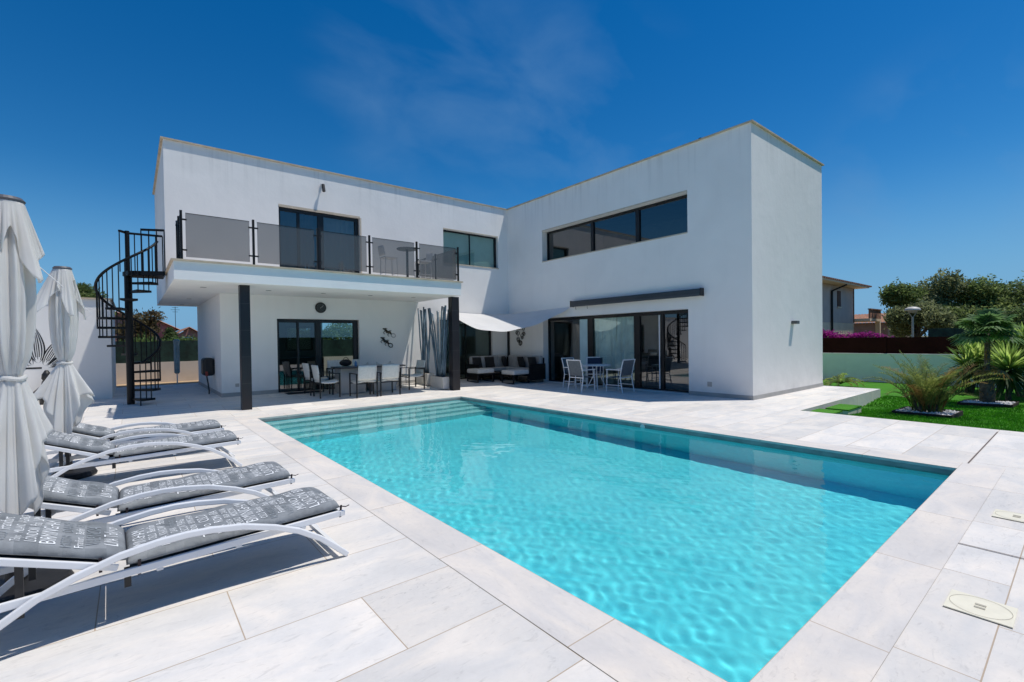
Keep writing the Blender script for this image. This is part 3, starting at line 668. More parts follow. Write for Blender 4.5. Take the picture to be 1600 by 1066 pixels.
q = MB(); q.box((-.075, -.125, -.036), (.075, -.02, -.0305)); q.build('diffuser', M['lamp'], lmp)
# awning cassette
aw = thing('awning', 'long dark rolled up awning cassette fixed above the sliding doors of the wing', 'awning', (XW, 8.52, 2.56))
q = MB(); q.box((-.17, -2.26, .01), (-.003, 2.26, .19)); q.build('cassette', pbr('anthracite_cassette', (.035, .045, .055), .35, var=.15), aw, bevel=.02)
q = MB(); q.box((-.19, -2.24, .0), (-.171, 2.24, .06)); q.build('front_bar', pbr('anthracite_bar', (.05, .06, .07), .35), aw)
for yy in (-2.27, 2.27): q = MB(); q.box((-.18, yy-.008, .0), (-.003, yy+.008, .2)); q.build('end_cap', M['frame'], aw)
for yy in (2.1, 1.6): q = MB(); q.sweep([(-.1, yy, 0), (-.1, yy, -.07), (-.08, yy, -.09)], .012, .012, n=6); q.build('hook', M['iron'], aw)

# ------------------------------------------------------------------ balcony railing
rl = thing('balcony_railing', 'smoked glass balcony railing with thin black posts and clamps', 'railing', (XL, YF, 3.236))
def rpost(x, y, h=1.0): q = MB(); q.box((x-.022, y-.022, 0), (x+.022, y+.022, h)); q.build('post', M['iron'], rl)
def rglass(p0, p1, clampn=True):
    d = Vector(p1)-Vector(p0); L = d.length; d.normalize(); a = Vector(p0)+d*.075; c = Vector(p1)-d*.075
    q = MB(); q.quad((a.x, a.y, .06), (c.x, c.y, .06), (c.x, c.y, .95), (a.x, a.y, .95)); go = q.build('glass_panel', M['glass_rail'], rl)
    q = MB(); q.bar((a.x, a.y, .955), (c.x, c.y, .955), .012, .01); q.build('top_edge', M['iron'], go)
    for z in (.2, .82):
        for e1, e2 in ((Vector(p0), a), (Vector(p1), c)): q = MB(); q.bar((e1.x, e1.y, z), (*(e2+(e2-e1).normalized()*.02), z), .03, .03); q.build('clamp', M['iron'], go)
px_ = [.14, 1.45, 2.82, 4.10, 5.44, 6.77]
for k, x in enumerate(px_): rpost(x, .05)
for a, c in zip(px_[:-1], px_[1:]): rglass((a, .05), (c, .05))
for y in (1.35, 2.5): rpost(6.77, y)
rglass((6.77, .05), (6.77, 1.35)); rglass((6.77, 1.35), (6.77, 2.5))
rpost(.14, .62); rglass((.14, .05), (.14, .62))
rpost(.14, 1.1); 
q = MB(); q.bar((.14, .62, .93), (.14, 1.25, .93), .04, .03); 
for y in (.78, .94, 1.1, 1.25): q.bar((.14, y, 0), (.14, y, .93), .016, .016)
q.build('end_rail', M['iron'], rl)

# ------------------------------------------------------------------ spiral staircase
SX, SY = -.04, 14.32; RT = Vector((1, 0, 0)); FW = Vector((0, 1, 0)); R_ = .58; RISE = .2105
ss = thing('spiral_staircase', 'black metal spiral staircase climbing to the left end of the balcony', 'staircase', (SX, SY, .10))
zb = .10
def dirv(ph): return RT*math.cos(ph)+FW*math.sin(ph)
q = MB(); q.cyl((0, 0), .075, .012, 3.12, 20); q.cyl((0, 0), .045, 3.12, 4.10, 16); q.build('centre_pole', M['iron'], ss)
q = MB(); q.cyl((0, 0), .15, 0, .014, 24); q.build('base_plate', M['iron'], ss)
NST = 14; ph0 = math.radians(-60); dph = math.radians(30)
def stepz(k): return RISE*k-.055
for k in range(1, NST+1):
    ph = ph0+dph*(k-1); z = stepz(k)
    if k == 1: ph += math.radians(4)
    a0, a1 = ph-math.radians(15), ph+math.radians(17); q = MB(); n_ = 5
    T = []
    for j in range(n_+1): d = dirv(a0+(a1-a0)*j/n_); T.append(d*R_)
    inner = [dirv(a0)*.07, dirv(a1)*.07]
    ring = [inner[0]]+T+[inner[1]]
    top = [(v.x, v.y, z) for v in ring]; bot = [(v.x, v.y, z-.05) for v in ring]
    q.poly(top); q.poly(bot[::-1])
    for j in range(len(ring)): j2 = (j+1) % len(ring); q.quad(top[j], top[j2], bot[j2], bot[j])
    q.build('tread', M['iron'], ss)
# outer railing: helical handrail and balusters
def rz(ph): return (ph-ph0)/dph*RISE+RISE-.055
ph_end = ph0+dph*13.6
rp = []
k = 0; ph = ph0-math.radians(10)
while ph <= ph_end:
    d = dirv(ph)*(R_+.0); rp.append((d.x, d.y, rz(ph)+.90)); ph += math.radians(6)
q = MB(); q.sweep(rp, .06, .055, n=8); q.build('handrail', M['iron'], ss, smooth=True)
nb = 36
for k in range(nb+1):
    ph = ph0+math.radians(-12)+(ph_end-ph0+math.radians(10))*k/nb; d = dirv(ph)*(R_-.012)
    kk = math.floor((ph-ph0+math.radians(15))/dph)
    zl = 0 if k == 0 else max(0, stepz(max(1, min(NST, kk+1))))-.03
    q = MB(); q.bar((d.x, d.y, zl), (d.x, d.y, rz(ph)+.89), .022, .022); q.build('baluster', M['iron'], ss)
# landing to the balcony
zl = 3.236-zb-.02
lx = XL-.05-SX
q = MB(); q.poly([(0, -.42, zl), (lx, -.72, zl), (lx, .05, zl), (0, .12, zl), (-.1, -.1, zl)]); q.poly([(0, -.42, zl-.10), (lx, -.72, zl-.10), (lx, .05, zl-.10), (0, .12, zl-.10), (-.1, -.1, zl-.10)][::-1])
pts = [(0, -.42), (lx, -.72), (lx, .05), (0, .12), (-.1, -.1)]
for j in range(5): a, c = pts[j], pts[(j+1) % 5]; q.quad((*a, zl), (*c, zl), (*c, zl-.10), (*a, zl-.10))
q.build('landing', M['iron'], ss)
q = MB()
def lrail(a, c, n):
    q.bar((*a, zl+.95), (*c, zl+.95), .05, .045)
    for j in range(n+1): t = j/n; x, y = a[0]+(c[0]-a[0])*t, a[1]+(c[1]-a[1])*t; q.bar((x, y, zl), (x, y, zl+.95), .022, .022)
lrail((0, .1), (lx, .05), 5); lrail((.25, -.52), (lx, -.72), 3); lrail((0, .1), (-.14, -.12), 1)
q.build('landing_rail', M['iron'], ss)

# ------------------------------------------------------------------ outbuilding with mural
ob = thing('outbuilding', 'low white flat roofed outbuilding with black leaf painting on its wall', 'outbuilding', (-.42, 16.15, 0))
q = MB(); q.quad((0, 0, -.05), (-6, 0, -.05), (-6, 0, 2.70), (0, 0, 2.70)); q.quad((0, 0, -.05), (0, 3.9, -.05), (0, 3.9, 2.70), (0, 0, 2.70)); q.quad((-6, 0, -.05), (-6, 3.9, -.05), (-6, 3.9, 2.7), (-6, 0, 2.7)); q.quad((0, 3.9, -.05), (-6, 3.9, -.05), (-6, 3.9, 2.7), (0, 3.9, 2.7))
q.quad((0, 0, 2.70), (-6, 0, 2.70), (-6, 3.9, 2.70), (0, 3.9, 2.70)); q.build('wall', M['white'], ob)
q = MB(); q.box((-6.05, -.05, 2.701), (.05, .2, 2.735)); q.box((-.2, .201, 2.701), (.05, 3.95, 2.735)); q.build('parapet_cap', M['cap'], ob)
q = MB()
def leaf2d(base, ang, L, W, mode=0, curl=.3, band=.13):
    """flat painted leaf: thick outline with either nested contours or curved rungs inside"""
    ca, sa = math.cos(ang), math.sin(ang)
    def pt(t, s, k=1):
        w = W*(math.sin(PI*min(1, max(0, t)**.75))**.9 if 0 < t < 1 else 0)*s*k; x = L*t; y = w+curl*L*t*t
        return (base[0]+x*ca-y*sa, -.004, base[1]+x*sa+y*ca)
    n_ = 26
    def line(k0, k1, t0, t1):
        for k in range(n_):
            a, b_ = t0+(t1-t0)*k/n_, t0+(t1-t0)*(k+1)/n_
            for s in (-1, 1): q.quad(pt(a, s, k0), pt(b_, s, k0), pt(b_, s, k1), pt(a, s, k1))
    line(1, 1-band*1.5, 0, 1)
    if mode == 0: line(.66, .50, .08, .90); line(.32, .18, .16, .80); line(.05, 0, .1, .95)
    else:
        line(.10, 0, .04, .97)
        for k in range(11):
            t0 = .12+.07*k
            for j in range(5):
                for s in (-1, 1):
                    u0, u1 = .12+.7*j/5, .12+.7*(j+1)/5
                    q.quad(pt(t0+.09*u0*u0, s*u0), pt(t0+.09*u1*u1, s*u1), pt(t0+.030+.09*u1*u1, s*u1), pt(t0+.030+.09*u0*u0, s*u0))
B0 = (-1.36, 1.0)
leaf2d((B0[0], B0[1]+.1), 1.62, .92, .15, 0, .02); leaf2d((B0[0]-.10, B0[1]+.04), 2.12, .86, .13, 1, -.06); leaf2d((B0[0]+.10, B0[1]+.04), 1.08, .80, .13, 0, .06)
leaf2d((B0[0]-.16, B0[1]+.0), 2.62, .86, .12, 0, -.12); leaf2d((B0[0]+.16, B0[1]+.0), .52, .64, .10, 0, .30); leaf2d((B0[0]-.2, B0[1]+.02), 3.0, .8, .07, 1, -.05); leaf2d((B0[0]+.2, B0[1]+.02), .02, .42, .04, 0, .1)
q.quad((-2.25, -.004, .96), (-1.3, -.004, .96), (-1.3, -.004, 1.0), (-2.25, -.004, 1.0))
q.build('leaf_painting', M['mural'], ob)
sk_ = thing('garden_statue', 'small black seated figure ornament by the white outbuilding wall', 'ornament', (-1.62, 15.85, .05))
q = MB(); q.sweep([(0, 0, .02), (0, 0, .22), (-.02, 0, .42), (.0, 0, .62)], [.3, .34, .24, .16], [.24, .26, .2, .14], n=12); q.sweep([(0, 0, .60), (.0, 0, .68), (.01, 0, .78), (.01, 0, .88)], [.08, .17, .17, .06], [.08, .17, .17, .06], n=12)
q.sweep([(-.05, -.05, .5), (-.2, -.12, .35), (-.12, -.2, .2)], [.09, .07, .06], [.09, .07, .06], n=8); q.sweep([(.05, -.05, .5), (.2, -.12, .35), (.12, -.2, .2)], [.09, .07, .06], [.09, .07, .06], n=8)
q.build('figure', M['blackplastic'], sk_, smooth=True)
q = MB(); q.cyl((0, 0), .17, -.02, .05, 20); q.build('plinth', M['blackplastic'], sk_)

# hose reel
hr = thing('hose_reel', 'black wall hose reel with dangling hose on the side wall', 'hose reel', (XG, 15.75, .5))
q = MB(); q.box((-.28, -.28, .12), (-.003, .28, .62)); q.build('reel_case', M['blackplastic'], hr, bevel=.07)
q = MB(); q.sweep([(-.2, -.26, .2), (-.2, -.30, .1), (-.17, -.30, -.1), (-.15, -.28, -.3), (-.15, -.26, -.46)], .035, .035, n=8); q.build('hose', M['blackplastic'], hr, smooth=True)
q = MB(); q.sweep([(-.2, -.27, .24), (-.2, -.3, .12)], .06, .06, n=8); q.build('nozzle', M['redplastic'], hr)
# folded grey parasol in the rear garden
fp = thing('folded_parasol', 'slim folded grey parasol in pale cover standing in the rear sandy strip', 'parasol', (1.25, 20.75, .1))
q = MB(); q.lathe([(.05, .36), (.085, .40), (.09, .9), (.085, 1.4), (.105, 1.56), (.05, 1.6), (0, 1.6)], n=10); q.build('cover', pbr('grey_green_cover', (.40, .47, .45), .8, var=.35, vscale=6), fp)
q = MB(); q.cyl((0, 0), .02, 0, .42, 10); q.build('pole', M['whitemetal'], fp)
dp = thing('door_mat', 'dark grey mat lying before the lower sliding door', 'mat', (3.72, 13.93, G(3.7, 13.93)+.003))
q = MB(); q.box((-.45, -.22, 0), (.45, .22, .012)); q.build('mat', M['blackplastic'], dp, bevel=.004)

# clock
ck = thing('wall_clock', 'round black wall clock with thin white hands above the lower door', 'clock', (4.33, YL, 2.53))
ckm = lambda x, y: (x, y)
def disc(mb, r, y0, y1, n=36):
    i = len(mb.v)
    for yy, rr_ in ((y0, 0), (y0, r), (y1, r)):
        for j in range(n): mb.v.append((rr_*math.cos(2*PI*j/n), yy, rr_*math.sin(2*PI*j/n)))
    for k in range(2):
        for j in range(n): mb.f.append((i+k*n+j, i+k*n+(j+1) % n, i+(k+1)*n+(j+1) % n, i+(k+1)*n+j))
q = MB(); disc(q, .155, -.035, -.003); q.build('clock_case', M['blackplastic'], ck)
q = MB(); disc(q, .125, -.038, -.036); q.build('clock_face', pbr('dark_dial', (.03, .035, .035), .5), ck)
for an, L in ((.75, .10), (.55, .065)):
    q = MB(); q.bar((-.02*math.cos(an), -.041, -.02*math.sin(an)), (L*math.cos(an), -.041, L*math.sin(an)), .003, .009, up=(0, 1, 0)); q.build('clock_hand', M['whitestrap'], ck)
q = MB()
for j in range(12): a = j*PI/6; q.bar((.10*math.cos(a), -.0395, .10*math.sin(a)), (.118*math.cos(a), -.0395, .118*math.sin(a)), .002, .006, up=(0, 1, 0))
q.build('hour_marks', M['print2'], ck)
# gecko like wall ornaments
def worn(lab, loc, mat, mat2, rot):
    t = thing('wall_ornament', lab, 'wall ornament', loc, group='metal lizard ornaments on the wall'); t.rotation_euler = (0, rot, 0)
    q = MB(); q.sweep([(-.22, -.02, .03), (-.15, -.03, .05), (-.05, -.03, .0), (.05, -.03, .03), (.12, -.03, -.01)], [.03, .07, .09, .08, .04], [.02]*5, up=(0, 1, 0), n=8); q.build('body', mat, t)
    q = MB(); n_ = 14
    q.sweep([(.2+.075*math.cos(2*PI*j/n_), -.02, -.01+.06*math.sin(2*PI*j/n_)) for j in range(n_+1)], .028, .02, up=(0, 1, 0), n=6); q.build('curled_tail', mat2, t)
    q = MB()
    for x, s in ((-.12, 1), (-.12, -1), (.04, 1), (.04, -1)): q.sweep([(x, -.02, .0), (x-.03, -.02, .08*s), (x+.03, -.02, .10*s)], .02, .015, up=(0, 1, 0), n=6)
    q.build('foot', mat, t)
worn('black metal lizard ornament, lower of the pair beside the dining table', (6.33, YL-.004, 1.50), M['blackplastic'], M['blackplastic'], .55)
worn('faded grey lizard ornament, upper of the pair beside the dining table', (6.42, YL-.004, 1.80), M['bronze'], pbr('pale_metal', (.45, .45, .45), .5), .45)
ra = thing('ring_wall_art', 'cluster of bronze metal rings hung on the wall above the corner sofa', 'wall art', (XW, 13.55, 1.68))
rr = random.Random(5)
for k in range(17):
    zz = rr.uniform(-.32, .32); ww = .42*(zz+.45)/.8; yy = rr.uniform(-ww, ww)*.9; r_ = rr.uniform(.05, .085); q = MB(); n_ = 16
    q.sweep([(-.025, yy+r_*math.cos(2*PI*j/n_), zz+r_*math.sin(2*PI*j/n_)) for j in range(n_+1)], .022, .022, up=(1, 0, 0), n=6, ends=False); q.build('ring', M['bronze'], ra)

# ------------------------------------------------------------------ shade sail
sa = thing('shade_sail', 'white fabric shade sail sagging over the corner seating area', 'shade sail', (XW, YL, 2.5))
c0 = Vector((7.72, 12.15, 2.17)); c1 = Vector((XW-.03, 10.93, 2.58)); c2 = Vector((XW-.03, YL-.05, 2.50)); c3 = Vector((8.3, YL-.05, 2.56))
def sf(u, v):
    a = c0.lerp(c1, u); b_ = c3.lerp(c2, u); p_ = a.lerp(b_, v)
    sag = .52*(4*u*(1-u))**.9*(1-v)**1.2+.05*4*u*(1-u); p_ = p_+Vector((0, 0, -sag))
    p_ += Vector((0, .35*4*u*(1-u)*(1-v)+.2*4*v*(1-v)*0, 0)); p_.z += .012*math.sin(u*24+v*7)*(1-v)
    return p_-Vector((XW, YL, 2.5))
q = MB(); q.grid(sf, 40, 20); q.build('cloth', M['sail'], sa, smooth=True)
q = MB(); q.sweep([sf(0, 0)+Vector((-.0, 0, 0)), sf(0, 0)+Vector((-.03, 0, .03))], .02, .02, n=6); q.sweep([sf(1, 0), sf(1, 0)+Vector((.03, 0, .02))], .02, .02, n=6); q.build('corner_hook', M['iron'], sa)

# ------------------------------------------------------------------ planters with canes
for k, (y0, y1, lab) in enumerate(((13.30, 14.08, 'white box planter of tall blue grey canes, the one nearer the house wall'), (12.30, 13.08, 'white box planter of tall blue grey canes, the one beside the black column'))):
    t = thing('planter', lab, 'planter', (7.27, y0, G(7.5, (y0+y1)/2)), group='white planters with canes')
    L = y1-y0; q = MB(); q.box((0, 0, 0), (.27, L, .37)); q.build('planter_box', M['planter'], t, bevel=.008)
    q = MB(); q.box((.02, .02, .34), (.25, L-.02, .373)); q.build('soil', M['bark'], t)
    rr = random.Random(20+k)
    for j in range(12):
        yb = .2+(L-.4)*rr.random(); xb = .06+.15*rr.random(); lean = (yb-L/2)*1.3+rr.uniform(-.3, .3); h = rr.uniform(1.95, 2.2); w = rr.uniform(.042, .062)
        pts = [(xb+.03*math.sin(s*2+j), yb+lean*s+.04*math.sin(s*4+j), .33+(h-.0)*s) for s in (0, .2, .4, .6, .8, 1)]
        q = MB(); q.sweep(pts, [w, w*1.1, w, w*.95, w*.95, w*1.2], [w]*6, n=7); q.build('cane', M['bamboo'], t, smooth=True)

# ------------------------------------------------------------------ dining set
DT = thing('dining_table', 'grey topped dining table on a pale block base under the balcony', 'table', (5.35, 13.25, G(5.3, 13.25)))
q = MB(); q.box((-.95, -.44, .70), (.95, .44, .74)); q.build('tabletop', pbr('dark_table_top', (.10, .09, .09), .3, var=.2), DT, bevel=.006)
for xx in (-.62, .30):
    q = MB(); q.box((xx-.28, -.26, 0), (xx+.42, .26, .698)); q.build('pedestal', pbr('pedestal', (.45, .44, .42), .6, var=.1), DT, bevel=.006)
def dchair():
    t = thing('dining_chair', 'c', 'chair')
    W = .28
    for s in (-1, 1):
        q = MB(); q.box((s*W-.015, .235, 0), (s*W+.015, .265, .625)); q.build('leg', M['frame'], t); q = MB(); q.box((s*W-.015, -.265, 0), (s*W+.015, -.235, .625)); q.build('leg', M['frame'], t)
        q = MB(); q.box((s*W-.018, -.27, .626), (s*W+.018, .27, .645)); q.build('armrest', M['frame'], t)
    q = MB(); q.box((-W+.016, -.262, .60), (W-.016, -.24, .622)); q.box((-W+.016, .22, .36), (W-.016, .24, .385)); q.box((-W+.016, -.24, .36), (W-.016, -.22, .385)); q.build('seat_frame', M['frame'], t)
    def seat(u, v): x = (u-.5)*2; y = (v-.5)*2; return (x*.25, y*.235, .42+.03*(y*y)+.012*math.cos(x*PI)-.015)
    q = MB(); q.grid(seat, 8, 8); q.build('seat', M['chairwhite'], t, smooth=True, solid=.045)
    def back(u, v): x = (u-.5)*2; return (x*.25, -.235-.07*v-.02*(1-x*x), .46+.40*v)
    q = MB(); q.grid(back, 8, 6); q.build('backrest', M['chairwhite'], t, smooth=True, solid=.03)
    return t
proto = dchair()
dc = [(4.86, 12.42, 0, 'white dining chair with its back to the pool, left of the near pair'),
      (5.52, 12.42, 0, 'white dining chair with its back to the pool, right of the near pair'),
      (4.02, 12.85, -PI/2, 'white dining chair at the left table end, the one nearer the pool'),
      (3.95, 13.45, -PI/2, 'white dining chair at the left table end, the one nearer the door'),
      (4.75, 14.0, PI, 'white dining chair behind the table in front of the green glass pane'),
      (5.50, 14.0, PI, 'white dining chair behind the middle of the table against the white wall'),
      (6.62, 13.02, PI/2, 'white dining chair at the right table end, the one nearer the planters'),
      (6.25, 14.0, PI, 'white dining chair behind the right end of the table')]
for k, (x, y, r, lab) in enumerate(dc):
    c = proto if k == 0 else copy_tree(proto)
    c.location = (x, y, G(x, y)); c.rotation_euler = (0, 0, r); tag(c, lab, 'chair', 'dining chairs under the balcony')
bg = thing('bag', 'black bag lying on the left end of the dining table', 'bag', (4.72, 13.35, G(4.7, 13.3)+.741))
q = MB(); q.grid(lambda u, v: (.17*math.sin(PI*v)*math.cos(2*PI*u)*(1+.1*math.sin(6*PI*u)), .11*math.sin(PI*v)*math.sin(2*PI*u), .10-.10*math.cos(PI*v)), 20, 10); q.build('bag_body', M['blackcush'], bg, smooth=True)
q = MB(); q.sweep([(-.08+.16*j/8, 0, .19+.07*math.sin(PI*j/8)) for j in range(9)], .015, .015, n=6); q.build('handle', M['blackcush'], bg)
bt = thing('water_bottle', 'small blue bottle standing beside the black bag', 'bottle', (4.95, 13.2, G(4.9, 13.2)+.741))
q = MB(); q.lathe([(0, 0), (.035, 0), (.037, .02), (.037, .11), (.015, .145), (.015, .16), (0, .16)], n=14); q.build('bottle_body', pbr('blue_plastic', (.10, .22, .40), .3), bt, smooth=True)
q = MB(); q.cyl((0, 0), .018, .16, .18, 12); q.build('cap', M['whitestrap'], bt)

# ------------------------------------------------------------------ corner sofa
sf_ = thing('corner_sofa', 'large grey corner sofa with dark frame in the sheltered corner', 'sofa', (XW-.08, YL-.08, G(10.4, 14.2)))
fr_ = MB(); 
fr_.box((-1.90, -.74, .14), (-.01, -.03, .20)); fr_.box((-.74, -2.05, .14), (-.03, -.745, .20))
for x, y in ((-1.87, -.7), (-1.87, -.06), (-.7, -2.02), (-.06, -2.02), (-.06, -.06)): fr_.box((x-.025, y-.025, 0), (x+.025, y+.025, .14))
fr_.box((-1.95, -.76, 0), (-1.905, -.02, .55)); fr_.box((-.76, -2.10, 0), (-.02, -2.055, .55)); fr_.box((-1.90, -.06, .20), (-.01, -.02, .75)); fr_.box((-.06, -2.05, .20), (-.02, -.065, .75))
fr_.build('frame', M['frame'], sf_)
def cush(a, b_, mat, par, name, bev=.035): q = MB(); q.box(a, b_); return q.build(name, M[mat], par, bevel=bev)
for x0, x1 in ((-1.9, -1.3), (-1.295, -.7)): cush((x0, -.74, .205), (x1, -.24, .40), 'greycush', sf_, 'seat_cushion')
cush((-.695, -.74, .205), (-.24, -.24, .40), 'greycush', sf_, 'seat_cushion')
for y0, y1 in ((-2.05, -1.4), (-1.395, -.745)): cush((-.74, y0, .205), (-.24, y1, .40), 'greycush', sf_, 'seat_cushion')
for x0, x1 in ((-1.9, -1.5), (-1.495, -1.1), (-1.095, -.7), (-.695, -.25)): cush((x0, -.24, .36), (x1, -.07, .82), 'greycush', sf_, 'back_cushion', .05)
for y0, y1 in ((-2.05, -1.65), (-1.645, -1.2), (-1.195, -.75), (-.745, -.25)): cush((-.24, y0, .36), (-.07, y1, .82), 'greycush', sf_, 'back_cushion', .05)
for k, (x, y, r, lab) in enumerate(((-1.66, -.34, .1, 'black throw cushion at the left end of the corner sofa'), (-1.12, -.34, -.05, 'black throw cushion, second from the left on the corner sofa'), (-.45, -.40, .6, 'black throw cushion in the corner of the sofa'),
                             (-.36, -1.25, 1.45, 'black throw cushion on the right arm side of the sofa, nearer the corner'), (-.36, -1.85, 1.6, 'black throw cushion at the right end of the corner sofa'))):
    pc = thing('throw_cushion', lab, 'cushion', (XW-.08+x, YL-.08+y, G(10.4, 14.2)+.40), r, 'black throw cushions on the corner sofa')
    def cf(u, v, s=1):
        a, c = (u-.5)*2, (v-.5)*2; puff = .075*(1-a**4)*(1-c**4); return (.20*a*(1-.08*(1-abs(c))*0+.06*abs(a*c)), puff*s, .20+.20*c)
    q = MB(); q.grid(lambda u, v: cf(u, v, 1), 10, 10); q.grid(lambda u, v: cf(1-u, v, -1), 10, 10); o = q.build('cushion_cover', M['blackcush'], pc, smooth=True); o.rotation_euler = (-.25, 0, 0)
def ottoman(x, y, rz, lab):
    t = thing('ottoman', lab, 'ottoman', (x, y, G(10.3, y)), rz, 'cushioned ottomans in front of the sofa')
    q = MB()
    for sx in (-1, 1):
        q.box((sx*.33-.02, -.33, .0), (sx*.33+.02, .33, .03)); q.box((sx*.33-.02, -.33, .031), (sx*.33+.02, -.29, .27)); q.box((sx*.33-.02, .29, .031), (sx*.33+.02, .33, .27))
    q.box((-.35, -.35, .272), (.35, .35, .30)); q.build('frame', M['frame'], t); cush((-.345, -.345, .302), (.345, .345, .45), 'lightcush', t, 'cushion', .04)
ottoman(9.35, 13.3, 0.0, 'pale cushioned ottoman with black sled frame, left of the two')
ottoman(10.2, 12.45, 0.0, 'pale cushioned ottoman with black sled frame, right of the two')
ct = thing('coffee_table', 'low dark coffee table between the ottomans and the corner sofa', 'coffee table', (10.25, 13.25, G(10.2, 13.3)))
q = MB(); q.box((-.3, -.3, .30), (.3, .3, .33)); q.build('tabletop', M['frame'], ct)
for x in (-.27, .27):
    for y in (-.27, .27): q = MB(); q.box((x-.02, y-.02, 0), (x+.02, y+.02, .299)); q.build('leg', M['frame'], ct)

# ------------------------------------------------------------------ bistro set
bt_ = thing('round_table', 'round white garden table before the wing doors', 'table', (10.82, 9.35, 0))
q = MB(); q.lathe([(0, .70), (.42, .70), (.43, .715), (.42, .73), (0, .73)], n=36); q.build('tabletop', M['whitemetal'], bt_)
for a in range(4):
    c, s = math.cos(a*PI/2+.8), math.sin(a*PI/2+.8); q = MB(); q.sweep([(.12*c, .12*s, .70), (.10*c, .10*s, .4), (.30*c, .30*s, .0)], .028, .028, n=8); q.build('leg', M['whitemetal'], bt_)
def bchair(mat='greysling'):
    t = thing('garden_chair', 'c', 'chair')
    for s in (-1, 1):
        q = MB(); q.sweep([(s*.26, .26, 0), (s*.26, .24, .42), (s*.26, .235, .63)], .03, .03, n=8); q.build('leg', M['whitemetal'], t)
        q = MB(); q.sweep([(s*.26, -.30, 0), (s*.26, -.22, .42), (s*.26, -.27, .70), (s*.26, -.34, .92)], .03, .03, n=8); q.build('leg', M['whitemetal'], t)
        q = MB(); q.box((s*.26-.025, -.26, .62), (s*.26+.025, .27, .645)); q.build('armrest', M['whitemetal'], t)
        q = MB(); q.bar((s*.26, -.25, .2), (s*.26, .25, .2), .02, .02); q.build('stretcher', M['whitemetal'], t)
    q = MB(); q.bar((-.26, .22, .41), (.26, .22, .41), .025, .025); q.bar((-.26, -.21, .41), (.26, -.21, .41), .025, .025); q.bar((-.26, -.335, .91), (.26, -.335, .91), .025, .03); q.build('seat_frame', M['whitemetal'], t)
    q = MB(); q.grid(lambda u, v: ((u-.5)*.47, -.21+.43*v, .425-.02*math.sin(PI*v)), 4, 6); q.build('seat', M[mat], t, smooth=True)
    q = MB(); q.grid(lambda u, v: ((u-.5)*.47, -.225-.11*v, .46+.44*v), 4, 6); q.build('backrest', M[mat], t, smooth=True)
    return t
bpz = bchair()
bl_ = [(10.72, 10.12, PI, 'white framed garden chair with grey sling, left of the round table', 'greysling'), (10.02, 9.22, -PI/2, 'white framed garden chair with its grey back turned to the pool', 'greysling'),
       (10.72, 8.42, 0, 'white framed garden chair on the right of the round table', 'greysling'), (11.32, 9.85, PI*.72, 'dark blue slung garden chair behind the round table against the glass', 'greysling')]
for k, (x, y, r, lab, mt) in enumerate(bl_):
    c = bpz if k == 0 else copy_tree(bpz)
    c.location = (x, y, 0); c.rotation_euler = (0, 0, r); tag(c, lab, 'chair', 'garden chairs around the round table')
    if k == 3:
        for ch in c.children:
            if ch.name.startswith(('seat.', 'backrest')) : ch.data = ch.data.copy(); ch.data.materials[0] = pbr('navy_sling', (.02, .035, .08), .8, var=.2)

# ------------------------------------------------------------------ bar set on the balcony
bz = 3.218
bb = thing('bar_table', 'tall round bar table standing on the balcony behind smoked glass', 'bar table', (6.38, 12.75, bz))
q = MB(); q.lathe([(0, 1.0), (.30, 1.0), (.31, 1.015), (.30, 1.03), (0, 1.03)], n=28); q.build('tabletop', M['greysling'], bb)
q = MB(); q.cyl((0, 0), .035, .02, 1.0, 14); q.build('stem', M['frame'], bb); q = MB(); q.cyl((0, 0), .22, 0, .02, 24); q.build('base', M['frame'], bb)
def stool(x, y, r, lab):
    t = thing('bar_stool', lab, 'bar stool', (x, y, bz), r, 'bar stools on the balcony')
    for sx in (-1, 1):
        for sy in (-1, 1): q = MB(); q.sweep([(sx*.19, sy*.19, 0), (sx*.17, sy*.17, .68)], .03, .03, n=6); q.build('leg', M['whitestrap'], t)
    q = MB(); q.box((-.20, -.20, .68), (.20, .20, .72)); q.build('seat', M['whitestrap'], t, bevel=.01)
    q = MB(); q.grid(lambda u, v: ((u-.5)*.38, -.19-.05*v-.02*math.sin(PI*u), .74+.28*v), 6, 4); q.build('backrest', M['whitestrap'], t, smooth=True, solid=.02)
    q = MB()
    for s in (-1, 1): q.bar((-.18, s*.18, .25), (.18, s*.18, .25), .018, .018); q.bar((s*.18, -.18, .3), (s*.18, .18, .3), .018, .018)
    q.build('footrest', M['whitestrap'], t)
stool(5.80, 12.75, -PI/2, 'pale bar stool to the left of the tall table on the balcony'); stool(6.95, 12.85, PI/2, 'pale bar stool to the right of the tall table on the balcony')

# ------------------------------------------------------------------ sun loungers
m, nt, out = newmat('grey_word_print_cotton'); M['cushion'] = m
b_ = N(nt, 'ShaderNodeBsdfPrincipled'); nt.links.new(b_.outputs[0], out.inputs[0]); b_.inputs['Roughness'].default_value = .85; b_.inputs['Specular IOR Level'].default_value = .25
tc = N(nt, 'ShaderNodeTexCoord'); vo = N(nt, 'ShaderNodeTexBrick'); vo.offset = .37; vo.inputs['Scale'].default_value = 1; vo.inputs['Brick Width'].default_value = .17; vo.inputs['Row Height'].default_value = .085; vo.inputs['Mortar Size'].default_value = 0
vo.inputs['Color1'].default_value = (.175, .19, .20, 1); vo.inputs['Color2'].default_value = (.275, .29, .30, 1)
mp = N(nt, 'ShaderNodeMapping'); mp.inputs['Rotation'].default_value = (0, 0, PI/2); nt.links.new(tc.outputs['Object'], mp.inputs[0]); nt.links.new(mp.outputs[0], vo.inputs['Vector'])
nz = N(nt, 'ShaderNodeTexNoise'); nz.inputs['Scale'].default_value = 9; nz.inputs['Detail'].default_value = 5; nt.links.new(tc.outputs['Object'], nz.inputs['Vector'])
